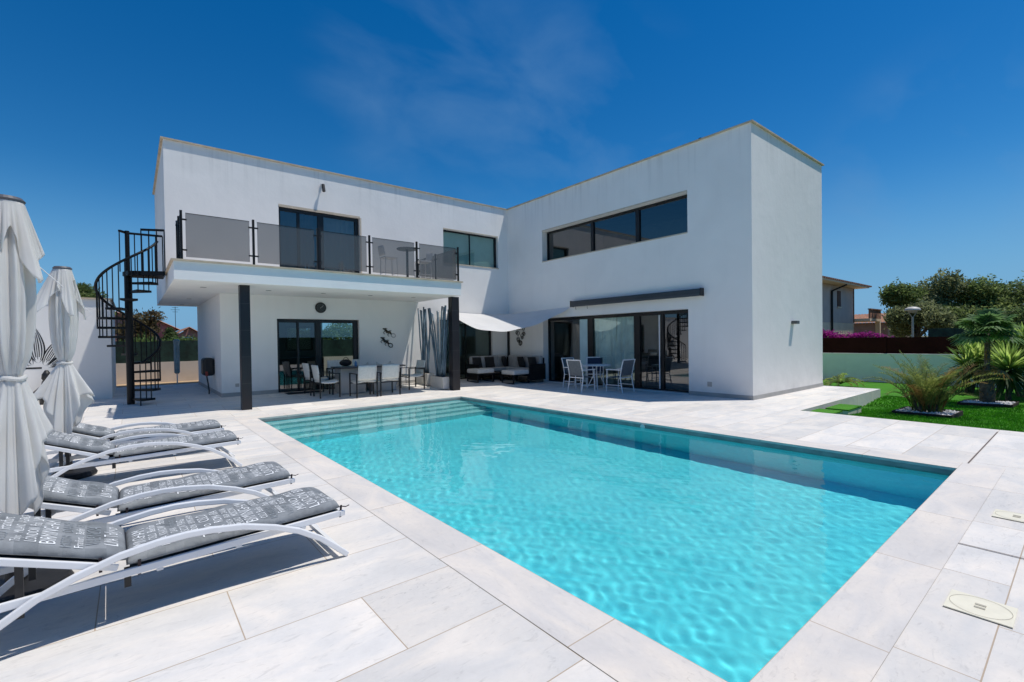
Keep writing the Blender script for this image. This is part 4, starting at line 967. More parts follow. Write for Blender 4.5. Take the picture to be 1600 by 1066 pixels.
mr = N(nt, 'ShaderNodeMapRange'); mr.inputs[1].default_value = .3; mr.inputs[2].default_value = .7; mr.inputs[3].default_value = .8; mr.inputs[4].default_value = 1.2; nt.links.new(nz.outputs[0], mr.inputs[0])
s_ = N(nt, 'ShaderNodeVectorMath', operation='SCALE'); nt.links.new(vo.outputs[0], s_.inputs[0]); nt.links.new(mr.outputs[0], s_.inputs['Scale']); nt.links.new(s_.outputs[0], b_.inputs['Base Color'])
n4 = N(nt, 'ShaderNodeTexNoise'); n4.inputs['Scale'].default_value = 22; n4.inputs['Detail'].default_value = 6; nt.links.new(tc.outputs['Object'], n4.inputs['Vector'])
bp = N(nt, 'ShaderNodeBump'); bp.inputs['Strength'].default_value = .6; bp.inputs['Distance'].default_value = .012; nt.links.new(n4.outputs[0], bp.inputs['Height']); nt.links.new(bp.outputs[0], b_.inputs['Normal'])
WB = .62
def railz(s): return .30-.028*s
HS = 1.20
def backz(s): return railz(HS)+.03+(s-HS)*.39
def interp(pts, x):
    for (a, ya), (b_, yb) in zip(pts[:-1], pts[1:]):
        if x <= b_: t = (x-a)/(b_-a); return ya+(yb-ya)*t
    return pts[-1][1]
def cushtop(seg, a, t):
    """a 0..1 along the cushion, t 0..1 across; returns point of the upper face"""
    if seg == 0: s = .03+a*(HS-.035); zb_ = railz(s)+.03
    else: s = HS-.01+a*.95; zb_ = backz(s)+.03
    e1 = (1-abs(2*a-1)**22)**.5 if abs(2*a-1) < 1 else 0; e2 = (1-abs(2*t-1)**9)**.5 if abs(2*t-1) < 1 else 0
    wr = .004*math.sin(a*17+t*6)+.003*math.sin(a*29-t*9)+.004*math.sin(t*11+a*5)
    return Vector((-s, .035+t*(WB-.07), zb_+.012+(.052+wr)*e1*e2))
def make_lounger():
    t = thing('sun_lounger', 'l', 'sun lounger')
    bow = [(0, .012), (.06, .068), (.18, .175), (.32, .265), (.46, .325), (.64, .380), (.8, .403), (.93, .41), (1.06, .403), (1.22, .378), (1.4, .322), (1.54, .262), (1.68, .172), (1.80, .066), (1.86, .012)]
    for y in (0, WB): q = MB(); q.sweep([(-s, y, z) for s, z in bow], .03, .036, n=4); q.build('bow_leg', M['whitemetal'], t, bevel=.006)
    for y in (.035, WB-.035):
        q = MB(); q.bar((.0, y, railz(0)), (-1.97, y, railz(1.97)), .022, .042); q.build('side_rail', M['whitemetal'], t, bevel=.005)
        q = MB(); q.bar((-HS-.03, y, backz(HS+.03)), (-2.13, y, backz(2.13)), .022, .036); q.build('backrest_rail', M['whitemetal'], t, bevel=.005)
    for s_0, z_0 in ((.02, railz(0)), (1.95, railz(1.95)), (2.11, backz(2.11)), (.05, .055), (1.80, .055)):
        q = MB(); q.bar((-s_0, .015, z_0), (-s_0, WB-.015, z_0), .028, .028); q.build('cross_bar', M['whitemetal'], t)
    q = MB(); q.grid(lambda u, v: (-.02-u*1.16, .05+v*(WB-.10), railz(.02+u*1.16)+.012-.008*math.sin(PI*v)), 8, 4); q.grid(lambda u, v: (-HS-.04-u*.86, .05+v*(WB-.10), backz(HS+.04+u*.86)+.012-.008*math.sin(PI*v)), 8, 4); q.build('sling', M['greysling'], t)
    for y in (.06, WB-.06):
        for s in (1.19, 1.60):
            q = MB(); q.bar((-s, y, railz(s)-.085), (-s, y, (railz(s)+.02) if s < 1.3 else backz(s)), .02, .03); q.build('prop', M['blackplastic'], t)
    q = MB()
    for s in (.28, .66, 1.05): q.bar((-s, .035, railz(s)-.035), (-s, .035, railz(s)-.02), .02, .03)
    q.build('fixing_pin', M['whitestrap'], t)
    words = [['VALENCIA', 'MOSCOW', 'LONDON', 'BIRMINGHAM', 'PRAG', 'Frankfurt', 'LIMA', 'OSLO'], ['Paris', 'LIMA', 'VALENCIA', 'BIRMINGHAM', 'LONDON', 'PRAG', 'MOSCOW', 'KRAKOW']]
    for seg in (0, 1):
        q = MB(); NA, NB = (110, 34)
        q.grid(lambda u, v: cushtop(seg, u, v), NA, NB)
        def low(u, v): p_ = cushtop(seg, u, v); zb_ = (railz(-p_.x) if seg == 0 else backz(-p_.x))+.03; return Vector((p_.x, p_.y, zb_+.012-(p_.z-zb_-.012)*.30))
        q.grid(lambda u, v: low(u, 1-v), NA, NB)
        co = q.build('seat_cushion' if seg == 0 else 'back_cushion', M['cushion'], t, smooth=True, merge=True)
        rr = random.Random(40+seg); L = HS-.05 if seg == 0 else .93
        W1 = MB(); W2 = MB(); W = WB-.07
        # columns of words: letters read across the cushion from the near side
        pos = .035; kk = 0
        lst = ['VALENCIA', 'LIMA', 'BIRMINGHAM', 'PRAG', 'MOSCOW', 'LONDON', 'KRAKOW', 'OSLO', 'RIGA', 'DAKAR', 'ROMA', 'MILANO', 'Paris', 'Berlin', 'Frankfurt', 'Tokyo']
        rr.shuffle(lst)
        while pos < L-.09:
            size = rr.choice([.05, .06, .07, .085, .10]); hgt = size*.70
            tpos = rr.uniform(.015, .05)
            while tpos < W-.06:
                txt = lst[kk % len(lst)]; kk += 1; V, F = text_mesh(txt, size, -.0003 if size > .08 else -.0002)
                wid = max(v[0] for v in V); sq = rr.uniform(.62, .85)
                if tpos+wid*sq > W-.02:
                    if W-.03-tpos < .12: break
                    V, F = text_mesh(txt[:3], size, 0); wid = max(v[0] for v in V); sq = min(sq, (W-.03-tpos)/wid)
                fade = rr.random() < .28; tgt = W2 if fade else W1
                i = len(tgt.v)
                for v in V:
                    t_ = tpos+v[0]*sq; a_ = pos+v[1]
                    tt = min(.985, max(.015, t_/W)); aa = min(.985, max(.015, a_/L)); p_ = cushtop(seg, aa, tt); tgt.v.append((p_.x, p_.y, p_.z+.0035))
                for f in F:
                    cx = sum(V[j][0] for j in f)/len(f)
                    if tpos+cx*sq < W*.975: tgt.f.append(tuple(i+j for j in f))
                tpos += wid*sq+rr.uniform(.02, .045)
            pos += hgt+rr.uniform(.006, .016)
        W1.build('printed_words', M['print'], co); W2.build('faded_words', M['print2'], co)
        # words on the near rim, cut by the seam
        q = MB()
        if seg == 0:
            for s in (.03, HS-.06): q.bar((-s, .04, railz(s)-.03), (-s, .02, railz(s)+.06), .014, .004, up=(0, 1, 0))
            q.sweep([(-.03, .03, railz(0)+.05), (.0, .01, railz(0)+.045), (.02, .0, railz(0)+.055)], .008, .005, n=4)
        else: q.bar((-1.3, .03, backz(1.3)-.03), (-1.3, .02, backz(1.3)+.05), .014, .004, up=(0, 1, 0))
        q.build('tie', M['strap'], co)
    return t
lg = make_lounger()
spots = [(1.15, 3.295, (-1, -.03), 'white framed sun lounger with grey word print cushion, the nearest of the four'),
         (1.09, 4.365, (-1, 0), 'white framed sun lounger with word print cushion, second from the camera'),
         (1.015, 6.53, (-1, .02), 'white framed sun lounger behind the nearest umbrella, third from the camera'),
         (.99, 7.68, (-1, .01), 'white framed sun lounger with word print cushion, the farthest of the four')]
LM = []
for k, (x, y, d, lab) in enumerate(spots):
    c = lg if k == 0 else copy_tree(lg)
    n_ = Vector((-d[1], d[0])); n_ = -n_  # towards far side
    rz_ = math.atan2(-d[1], -d[0]); c.location = (x, y, 0); c.rotation_euler = (0, 0, rz_); tag(c, lab, 'sun lounger', 'sun loungers beside the pool'); LM.append((x, y, rz_))
for k, lab in ((2, 'dark rolled towel on the seat of the third sun lounger'), (3, 'dark rolled towel on the seat of the farthest sun lounger')):
    x, y, r = LM[k]; mt_ = Matrix.Translation((x, y, 0)) @ Matrix.Rotation(r, 4, 'Z'); p_ = mt_ @ Vector((-.98, .16, .29))
    t = thing('towel', lab, 'towel', p_, r, 'dark towels on the sun loungers')
    q = MB(); q.grid(lambda u, v: (-.30+.60*u, .30*v, .05*(1-abs(2*v-1)**4)*(.45+.55*u)*(1-abs(2*u-1)**12)+.008*math.sin(9*u+5*v)), 20, 12); q.grid(lambda u, v: (-.30+.60*u, .30*(1-v), -.004), 2, 2); q.build('folded_towel', pbr('navy_towel', (.02, .022, .03), .9, var=.4, vscale=12), t, smooth=True)

# ------------------------------------------------------------------ closed umbrellas
def umbrella(x, y, lab, seed, ztop=2.39, z0=0, fd=0.0, ff=0, sl=.47):
    t = thing('closed_umbrella', lab, 'umbrella', (x, y, z0), group='closed canvas umbrellas between the loungers')
    rr = random.Random(seed)
    q = MB(); q.cyl((0, 0), .022, .05, ztop, 14); q.build('pole', M['iron'], t)
    q = MB(); q.lathe([(0, 0), (.25, 0), (.26, .02), (.24, .06), (.05, .075), (.04, .22), (0, .22)], n=32); q.build('base', M['blackplastic'], t)
    q = MB(); q.lathe([(0, ztop-.02), (.075, ztop-.02), (.085, ztop), (.07, ztop+.018), (0, ztop+.022)], n=24); q.build('cap', pbr('grey_cap', (.09, .09, .10), .5), t)
    ph = [rr.uniform(0, 2*PI) for _ in range(6)]
    def fold(a, n, z, sh=.5): 
        v = math.sin(n*a+ph[0]+.5*math.sin(2*z+ph[1])); return math.copysign(abs(v)**sh, v)
    # main cloth: upper part, tie, skirt
    prof = [(ztop-.02, .07), (2.2, .10), (2.0, .125), (1.8, .13), (1.6, .122), (1.45, .10), (1.36, .072), (1.31, .055), (1.26, .075), (1.2, .11), (1.1, .165), (1.0, .20), (.85, .225), (.70, .24), (.50, .25)]
    prof = prof[::-1]
    def rad(z): return interp([(p_[0], p_[1]) for p_ in prof], z)
    def tri(x_): return math.asin(.96*math.sin(x_))*2/PI
    def cloth(u, v):
        a = 2*PI*u; k_ = .5+.5*math.sin(2*(a-fd)+PI/2+.6*math.sin(a+ph[1])); k_ = k_*k_*(3-2*k_); hem = .46+.50*k_+.06*tri(5*a+ph[4])+.03*tri(11*a)
        z = (ztop-.02)+(hem-(ztop-.02))*v
        tie = min(1, abs(z-1.31)/.10)
        if z > 1.31: r = rad(z)*.82; f = 1+.30*tie*(.55*tri(8*a+ph[0]+.9*z)+.40*tri(13*a+ph[4]-1.1*z)+.2*math.sin(21*a+ph[3])+.25*math.sin(3*a+ph[5]+1.5*z))
        else:
            dz = 1.31-z; r = .055+dz*(.10+sl*k_)*(1-.2*dz); f = 1+min(.42, .12+dz*.9)*(.55*tri(7*a+ph[0]+.5*z)+.38*tri(12*a+ph[4])+.18*math.sin(23*a+ph[3]))
        return (r*f*math.cos(a), r*f*math.sin(a), z)
    q = MB(); q.grid(cloth, 260, 60); q.build('canopy', M['canvas'], t, smooth=True, solid=.003)
    # second layer: the vent flap hanging over the top
    def flap(u, v):
        a = 2*PI*u; w = abs(math.sin(2*a+ph[2]))
        hem = 2.22-.36*w**1.6-.05*math.sin(5*a); z = (ztop-.01)+(hem-(ztop-.01))*v
        g_ = math.exp(-((math.atan2(math.sin(a-fd), math.cos(a-fd)))/.5)**2); z -= ff*.10*g_*v; r = .074+.068*(ztop-z)/.45*(1+.3*w+ff*1.5*g_)+.014*math.sin(9*a+ph[3])*v+.012*math.sin(16*a+ph[4])*v+.008*math.sin(27*a)*v
        return (r*math.cos(a), r*math.sin(a), z)
    q = MB(); q.grid(flap, 140, 24); q.build('vent_flap', M['canvas'], t, smooth=True, solid=.004)
    q = MB(); q.sweep([(.062*math.cos(2*PI*j/20), .062*math.sin(2*PI*j/20), 1.31+.006*math.sin(j)) for j in range(21)], .022, .03, n=6, ends=False); q.build('tie_strap', M['canvas'], t)
    d = Vector((.15, .02, 0)); q = MB(); q.sweep([(d.x*.9, d.y*.9, 2.0), (d.x*1.6, d.y*1.6, 1.88), (d.x*1.15, d.y*1.15, 1.82)], .006, .006, n=5); q.build('cord', M['whitestrap'], t)
    q = MB(); q.sweep([(.035, 0, 1.05), (.07, 0, 1.0), (.09, .0, .95)], .014, .014, n=6); q.build('crank', M['iron'], t)
umbrella(-.576, 4.14, 'large closed off-white umbrella at the left edge, nearer of the two', 4, fd=.1, sl=.18)
umbrella(-.60, 7.40, 'closed off-white umbrella standing before the leaf painting, farther of the two', 9, fd=3.2, ff=1, sl=.36)

# ------------------------------------------------------------------ garden walls and fences
gw = thing('garden_wall', 'low grey green rendered garden wall along the lawn', 'wall', (21.52, 0, 0))
q = MB(); q.box((0, -16, -.5), (.2, 26, .78)); q.build('wall_face', M['gwall'], gw); q = MB(); q.box((-.02, -16, .781), (.22, 26, .81)); q.build('wall_cap', M['gwall'], gw)
gf = thing('panel_fence', 'dark brown solid panel fence standing on the garden wall', 'fence', (21.6, 0, .81))
for k in range(14):
    y0 = -12+k*2.1; q = MB(); q.box((0, y0+.04, .01), (.03, y0+2.06, .60)); q.build('panel', M['gfence'], gf)
    q = MB(); q.box((-.03, y0-.04, 0), (.05, y0+.04, .63)); q.build('post', M['gfence'], gf)
gn = thing('privacy_screen', 'dark green netting screen behind the brown fence', 'screen', (23.4, 0, 0))
q = MB(); q.box((0, -12, -.3), (.02, 3.9, 1.72)); q.build('netting', M['hedge_net'], gn)
rw_ = thing('garden_wall', 'low cream rendered wall behind the rear sandy strip', 'wall', (-6, 22, 0))
q = MB(); q.box((0, 0, -.3), (22, .2, .86)); q.build('wall_face', M['cwall'], rw_)
rs = thing('privacy_screen', 'dark green privacy screen standing on the rear cream wall', 'screen', (-6, 22.05, .86))
rr = random.Random(2)
def wav(u, v): return (22*u, .03*math.sin(u*140), .79*v+(.02*math.sin(u*60) if v > .9 else 0))
q = MB(); q.grid(wav, 320, 3); q.build('netting', M['hedge_net'], rs, smooth=True)
q = MB()
for k in range(12): q.box((k*2-.02, .05, 0), (k*2+.02, .09, .8))
q.build('posts', M['iron'], rs)
# boundary on the side behind the camera (seen mirrored in the glass)
bs = thing('privacy_screen', 'long green screen closing the garden behind the pool', 'screen', (-8, -7, 0))
q = MB(); q.grid(lambda u, v: (30*u, .03*math.sin(u*190), 1.9*v), 300, 2); q.build('netting', M['hedge_net'], bs)
ls = thing('garden_wall', 'white rendered wall closing the garden on the left side', 'wall', (-7.5, -7, 0))
q = MB(); q.box((0, 0, -.3), (.2, 27, 2.0)); q.build('wall_face', M['white'], ls)

# ------------------------------------------------------------------ foliage helpers
def leafcloud(blobs, n, size, seed, squash=.8, stretch=1.0, hollow=.45):
    rr = random.Random(seed); q = MB(); tot = sum(b_[3]*b_[3] for b_ in blobs)
    for (cx, cy, cz, r) in blobs:
        for k in range(int(n*r*r/tot)):
            while True:
                d = Vector((rr.uniform(-1, 1), rr.uniform(-1, 1), rr.uniform(-1, 1)))
                if .1 < d.length < 1: break
            rad_ = r*(hollow+(1-hollow)*rr.random()**.6)*(1+.20*math.sin(5*d.x+3*d.y*2+seed)+.16*math.sin(9*d.z+4*d.x)+.12*math.sin(13*d.y+7*d.z))*(1.25 if rr.random() < .06 else 1)
            p_ = Vector((cx, cy, cz))+d.normalized()*rad_; p_.z = cz+(p_.z-cz)*squash
            s = size*rr.uniform(.6, 1.4); a = Vector((rr.gauss(0, 1), rr.gauss(0, 1), rr.gauss(0, 1))).normalized(); b__ = a.cross(Vector((rr.gauss(0, 1), rr.gauss(0, 1), rr.gauss(0, 1)))).normalized()
            a *= s*stretch; b__ *= s*.5
            q.quad(p_-a, p_+b__*.8, p_+a, p_-b__*.8)
    return q
def tree(lab, x, y, z0, blobs, mat, seed, n=9000, size=.13, group=None, trunkr=.16, kind='tree'):
    t = thing(kind, lab, 'tree', (x, y, z0), group=group)
    q = leafcloud(blobs, n, size, seed); q.build('crown', M[mat], t)
    q = MB(); rr = random.Random(seed); zt = min(b_[2] for b_ in blobs)
    q.sweep([(0, 0, 0), (.1, .05, zt*.4), (.0, .1, zt*.9)], [trunkr*2, trunkr*1.6, trunkr*1.2], [trunkr*2, trunkr*1.6, trunkr*1.2], n=10)
    for b_ in blobs: q.sweep([(.0, .1, zt*.7), (b_[0]*.5, b_[1]*.5, (zt*.7+b_[2])*.5+.2), (b_[0], b_[1], b_[2])], [trunkr, trunkr*.7, trunkr*.3], [trunkr, trunkr*.7, trunkr*.3], n=7)
    q.build('trunk', M['bark'], t, smooth=True); return t
rr = random.Random(77)
def blobs(n, rx, ry, h0, h1, r0, r1, seed):
    r_ = random.Random(seed); return [(r_.uniform(-rx, rx), r_.uniform(-ry, ry), r_.uniform(h0, h1), r_.uniform(r0, r1)) for _ in range(n)]
TG = 'trees beyond the brown fence'
# x about 38..44, left to right in the picture: y 9 .. 2
tree('tall green tree at the left end of the group behind the fence', 40, 8.0, 0, blobs(9, .6, .55, 2.2, 4.5, .6, .9, 1), 'tree2', 1, 9000, .10, TG)
tree('grey green olive tree in front of the group behind the street lamp', 36, 6.4, 0, blobs(9, .7, 1.0, 1.7, 3.1, .6, .85, 2), 'tree1', 2, 11000, .09, TG)
tree('broad domed green tree in the middle of the group behind the fence', 42, 6.6, 0, blobs(12, .9, .9, 2.6, 5.0, .7, 1.0, 3), 'tree1', 3, 9000, .11, TG)
tree('dark green tree right of the middle of the group behind the fence', 43, 4.6, 0, blobs(12, .9, 1.1, 2.4, 4.5, .7, 1.0, 4), 'tree2', 4, 9000, .11, TG)
tree('wide dark tree at the right end of the group behind the fence', 44, 2.6, 0, blobs(13, 1, 1.6, 2.2, 4.4, .8, 1.1, 5), 'tree3', 5, 11000, .11, TG)
tree('dark bushy tree low in shade behind the fence under the taller crowns', 41, 4.6, 0, blobs(12, 1, 2.2, 1.4, 2.8, .8, 1.1, 6), 'tree3', 6, 11000, .11, TG)
tree('bright green bushy tree at the right picture edge behind the palms', 30, 1.1, 0, blobs(9, .8, 1.1, 1.4, 2.6, .5, .8, 7), 'tree2', 7, 9000, .09, TG)
tree('dark tree whose top shows above the white outbuilding', -1.45, 26, 0, [(0, 0, 3.45, .55), (.3, 0, 3.2, .5), (-.1, .2, 3.85, .28), (.5, 0, 2.9, .4)], 'tree3', 8, 5000, .07)
tree('dry brown tree between the staircase and the pink house', .15, 25, 0, [(0, 0, 2.5, .5), (.35, .1, 2.2, .5), (-.3, 0, 2.0, .5), (.6, 0, 2.7, .35), (0, 0, 1.8, .6)], 'dryshrub', 9, 5000, .06)
tree('cypress like green shrub beyond the rear screen', 1.25, 24, 0, [(0, 0, 1.5, .35), (0, 0, 1.85, .25), (0, 0, 2.1, .14)], 'tree3', 10, 2500, .05)
hd = thing('hedge', 'leafy green hedge rising above the rear privacy screen', 'hedge', (1.6, 23, 0))
q = leafcloud([(-1.6+.35*k, .2*math.sin(k*2), 1.45+.12*math.sin(k*1.7)+(.35+.25*math.sin(k*.9) if k > 13 else 0), .42 if k < 14 else .6) for k in range(29)], 20000, .055, 31); q.build('foliage', M['shrub'], hd)
# trees mirrored in glass behind the camera
tree('broad green tree behind the pool side screen', 3, -10, 0, blobs(8, 1.5, 1, 2, 3.6, .9, 1.3, 12), 'tree2', 12, 4000, .16)
tree('olive tree beyond the left garden wall', -10, 9, 0, blobs(8, 1.2, 1.5, 2, 3.4, .9, 1.3, 13), 'tree1', 13, 4000, .16)

# bougainvillea
bo = thing('bougainvillea', 'purple flowering bougainvillea spilling over the brown fence', 'shrub', (22.3, 6.1, 0))
q = leafcloud([(0, 1.1-.22*k, 1.46+.07*math.cos(k*.8)-.012*k, .28-.010*k) for k in range(12)], 10000, .035, 41, squash=.9); q.build('flowers', M['boug'], bo)
q = leafcloud([(.05, 1.0-.3*k, 1.25, .30) for k in range(8)], 2500, .04, 42); q.build('leaves', M['tree3'], bo)

# ------------------------------------------------------------------ neighbouring houses
nh = thing('neighbour_house', 'two storey grey and cream neighbour house with tiled overhanging roof', 'house', (38.2, 10.2, 0))
q = MB(); q.box((-12, 0, -.5), (0, 8, 2.32)); q.build('lower_wall', M['nbrlow'], nh)
q = MB(); q.box((-12, 0, 2.325), (0, 8, 4.68)); q.build('upper_wall', M['nbrwall'], nh)
q = MB(); x0, x1, y0, y1, zr = -12.7, .85, -.7, 8.7, 4.80
q.quad((x0, y0, zr), (x1, y0, zr), (x1-4.4, 4, 6.3), (x0+4.4, 4, 6.3)); q.quad((x0, y1, zr), (x1, y1, zr), (x1-4.4, 4, 6.3), (x0+4.4, 4, 6.3)); q.poly([(x1, y0, zr), (x1, y1, zr), (x1-4.4, 4, 6.3)]); q.poly([(x0, y0, zr), (x0, y1, zr), (x0+4.4, 4, 6.3)]); q.build('roof', M['tile'], nh)
q = MB(); q.box((x0+.03, y0+.03, zr-.11), (x1-.03, y1-.03, zr-.01)); q.build('eaves', M['nbrlow'], nh)
q = MB()
for k in range(40): q.box((x0+.35*k, y0-.04, zr-.03), (x0+.35*k+.2, y0+.3, zr+.06))
for k in range(26): q.box((x1-.3, y0+.35*k, zr-.03), (x1+.04, y0+.35*k+.2, zr+.06))
q.build('eave_tiles', M['tile'], nh)
q = MB(); q.box((-3.3, -.05, 3.35), (-2.75, -.003, 4.35)); q.build('window', M['brown'], nh); q = MB(); q.box((-3.38, -.07, 3.27), (-2.67, -.051, 3.34)); q.build('window_sill', M['nbrlow'], nh)
q = MB(); q.sweep([(-4.5, -.08, 4.3), (-4.5, -.08, -.4)], .12, .12, n=8); q.sweep([(-3.6, -.6, 4.66), (-4.4, -.1, 4.3)], .10, .10, n=8); q.build('downpipe', M['iron'], nh)
q = MB(); q.box((-.10, -.03, 2.34), (.03, -.003, 4.66)); q.build('corner_strip', M['brown'], nh)
q = MB(); q.box((.01, -.9, 2.45), (2.6, .9, 2.62)); q.box((2.3, -.9, -.4), (2.55, -.65, 2.45)); q.build('porch', M['nbrlow'], nh)
q = MB(); q.box((.01, -.9, 2.63), (2.6, -.82, 3.2)); q.box((-.0, -.95, 3.21), (2.65, -.78, 3.28)); q.build('porch_railing', M['tile'], nh)
n2_ = thing('neighbour_house', 'low pink beige house with tiled roof behind the brown fence', 'house', (44, 9.55, 0))
q = MB(); q.box((0, 0, -.5), (6, 4, 2.45)); q.build('wall', pbr('beige_pink_render', (.42, .27, .21), .9, var=.1), n2_)
def tiled(a, b_, c, d, nm, par, n=26):
    """sloping tiled roof face with real barrel rows; a-b eave, d-c ridge"""
    a, b_, c, d = map(Vector, (a, b_, c, d)); nrm = (b_-a).cross(d-a).normalized(); nrm = -nrm if nrm.z < 0 else nrm
    q = MB(); q.grid(lambda u, v: (a.lerp(b_, u)).lerp(d.lerp(c, u), v)+nrm*(.05*abs(math.sin(PI*n*u))), n*6, 3); return q.build(nm, M['tile'], par, smooth=False)
tiled((-.3, 4.3, 2.42), (-.3, -.3, 2.42), (2.6, -.3, 3.2), (2.6, 4.3, 3.2), 'roof', n2_, 22)
q = MB(); q.box((-1.9, -.95, -.5), (-1.0, -.35, 1.95)); q.build('gate_pillar', pbr('pillar', (.5, .45, .4), .9), n2_)

def pinkhouse(lab, x, y, w, d, h, rh, sc_=1, win=()):
    t = thing('pink_house', lab, 'house', (x, y, 0), group='pink houses beyond the rear garden')
    q = MB(); q.box((0, 0, -.5), (w, d, h)); q.poly([(0, 0, h), (w, 0, h), (w/2, 0, h+rh-.06)]); q.build('wall', M['pinkwall'], t)
    tiled((-.25, -.3, h-.12), (-.25, d+.3, h-.12), (w/2, d+.3, h+rh), (w/2, -.3, h+rh), 'roof', t, 18); tiled((w+.25, -.3, h-.12), (w+.25, d+.3, h-.12), (w/2, d+.3, h+rh), (w/2, -.3, h+rh), 'roof', t, 18)
    for (a, c, e_, f) in win:
        q = MB(); q.box((a, -.05, e_), (c, -.003, f)); wo = q.build('window', M['whitestrap'], t); q = MB(); q.box((a+.05, -.06, e_+.05), (c-.05, -.051, f-.05)); q.build('pane', M['frame'], wo)
    return t
pinkhouse('pink two storey house with tiled gable farthest left beyond the rear garden', -2.3, 40, 3.0, 6, 3.0, .7, win=((.5, 1.1, 1.6, 2.4), (1.9, 2.5, 1.6, 2.4)))
pinkhouse('pink gabled house with white arched dormer on the right beyond the rear garden', 1.9, 38, 2.2, 6, 1.9, .75, win=((.7, 1.3, 1.35, 2.0),))
pinkhouse('pink house with long tiled roof between its two pink neighbours', .5, 42, 2.0, 6, 2.7, .55, win=((.4, .9, 1.7, 2.3),))
an = thing('roof_antenna', 'thin metal television antenna on the pink house roof', 'antenna', (2.35, 39.5, 2.6))
q = MB(); q.bar((0, 0, 0), (0, 0, 1.5), .03, .03); q.build('mast', M['iron'], an); q = MB()
for z, w in ((1.45, .35), (1.3, .5), (1.15, .3)): q.bar((-w/2, 0, z), (w/2, 0, z), .02, .02)
q.build('aerial', M['iron'], an)

# street lamp
sl = thing('street_lamp', 'street lamp with round domed head on forked arms before the trees', 'street lamp', (30, 5.58, 0))
q = MB(); q.cyl((0, 0), .055, 0, 2.35, 12, .045); q.build('post', M['pole'], sl)
q = MB()
for s in (-1, 1): q.sweep([(0, 0, 2.33), (-.05*s, .07*s, 2.45), (-.12*s, .16*s, 2.68)], .03, .03, n=6)
q.build('forked_arm', M['pole'], sl)
q = MB(); q.lathe([(0, 2.68), (.31, 2.68), (.33, 2.70), (.28, 2.80), (.15, 2.86), (0, 2.88)], n=24); q.build('lamp_head', M['lamp'], sl, smooth=True)
q = MB(); q.lathe([(.22, 2.679), (.13, 2.58), (0, 2.56)], n=18); q.build('diffuser', M['greycush'], sl, smooth=True)

# ------------------------------------------------------------------ planting beds and plants
def bed(c4, z, lab, seed):
    t = thing('planting_bed', lab, 'planting bed', (c4[0][0], c4[0][1], z)); O = Vector((c4[0][0], c4[0][1]))
    P = [Vector(p_)-O for p_ in c4]; q = MB()
    for k in range(4): q.bar((P[k].x, P[k].y, .03), (P[(k+1) % 4].x, P[(k+1) % 4].y, .03), .02, .10)
    q.build('edging', M['bededge'], t)
    rr = random.Random(seed); q = MB()
    for k in range(520):
        u, v = rr.uniform(.04, .96), rr.uniform(.05, .95); p_ = P[0].lerp(P[1], u).lerp(P[3].lerp(P[2], u), v); s = rr.uniform(.016, .038); a = rr.uniform(0, PI)
        i = len(q.v); ca, sa = math.cos(a), math.sin(a); sx, sy, sz = s*rr.uniform(.8, 1.5), s*rr.uniform(.7, 1), s*rr.uniform(.5, .8); zc = .045+rr.uniform(0, .025)
        for (dx, dy, dz) in ((1, 0, 0), (.5, .8, .1), (-.5, .8, 0), (-1, 0, .1), (-.5, -.8, 0), (.5, -.8, 0), (0.1, 0, 1), (0, 0, -1)): q.v.append((p_.x+dx*sx*ca-dy*sy*sa, p_.y+dx*sx*sa+dy*sy*ca, zc+dz*sz))
        for j in range(6): q.f.append((i+j, i+(j+1) % 6, i+6)); q.f.append((i+(j+1) % 6, i+j, i+7))
    o = q.build('pebbles', M['pebble'], t, smooth=True); o['kind'] = 'stuff'
    q = MB(); q.quad(*[(p_.x, p_.y, .025) for p_ in P]); q.build('bed_floor', M['pebble'], t)
bed(((11.96, 2.55), (11.96, 1.66), (12.90, 1.63), (12.90, 2.50)), LZ(12.3), 'square bed of white pebbles under the bushy date palm', 1)
bed(((15.62, 2.06), (15.80, 1.16), (16.72, 1.12), (16.50, 2.0)), LZ(16.1), 'bed of white pebbles around the fan palm trunk', 2)
def frond(q, base, az, L, rise, droop, wl=.22, n=22, w=.012, rr=random, lift=.25):
    pts = [Vector(base)]; tw = rr.uniform(-.5, .5)
    for k in range(1, n+1):
        sl = k/n; e_ = rise-(.35+droop*3.2)*sl**1.6; a_ = az+tw*sl*sl
        pts.append(pts[-1]+Vector((math.cos(a_)*math.cos(e_), math.sin(a_)*math.cos(e_), math.sin(e_)))*L/n)
    q.sweep(pts, [.018*(1-.8*k/n) for k in range(n+1)], [.014*(1-.8*k/n) for k in range(n+1)], n=4)
    for k in range(int(n*.22), n+1):
        d = (pts[k]-pts[k-1]).normalized(); sd = d.cross(Vector((0, 0, 1))).normalized(); up = sd.cross(d)
        ll = wl*math.sin(PI*min(1, .12+.80*k/n))**.6*rr.uniform(.75, 1.15)
        for s in (-1, 1):
            for e_ in (0, .5):
                b0 = pts[k]-d*(L/n)*e_; tip = b0+(sd*s*rr.uniform(.6, .9)+d*rr.uniform(.5, .9)+up*(lift+rr.uniform(-.2, .25))).normalized()*ll*rr.uniform(.8, 1.1); sid = d*w; md = b0.lerp(tip, .5)+up*ll*.05
                q.quad(b0-sid, b0+sid, md+sid, md-sid); q.poly([md-sid, md+sid, tip-Vector((0, 0, ll*.12))])
dpx, dpy = 12.42, 2.08
dp_ = thing('date_palm', 'bushy low date palm with many arching fronds and some orange dry leaves', 'palm', (dpx, dpy, LZ(12.4)+.03))
rr = random.Random(12)
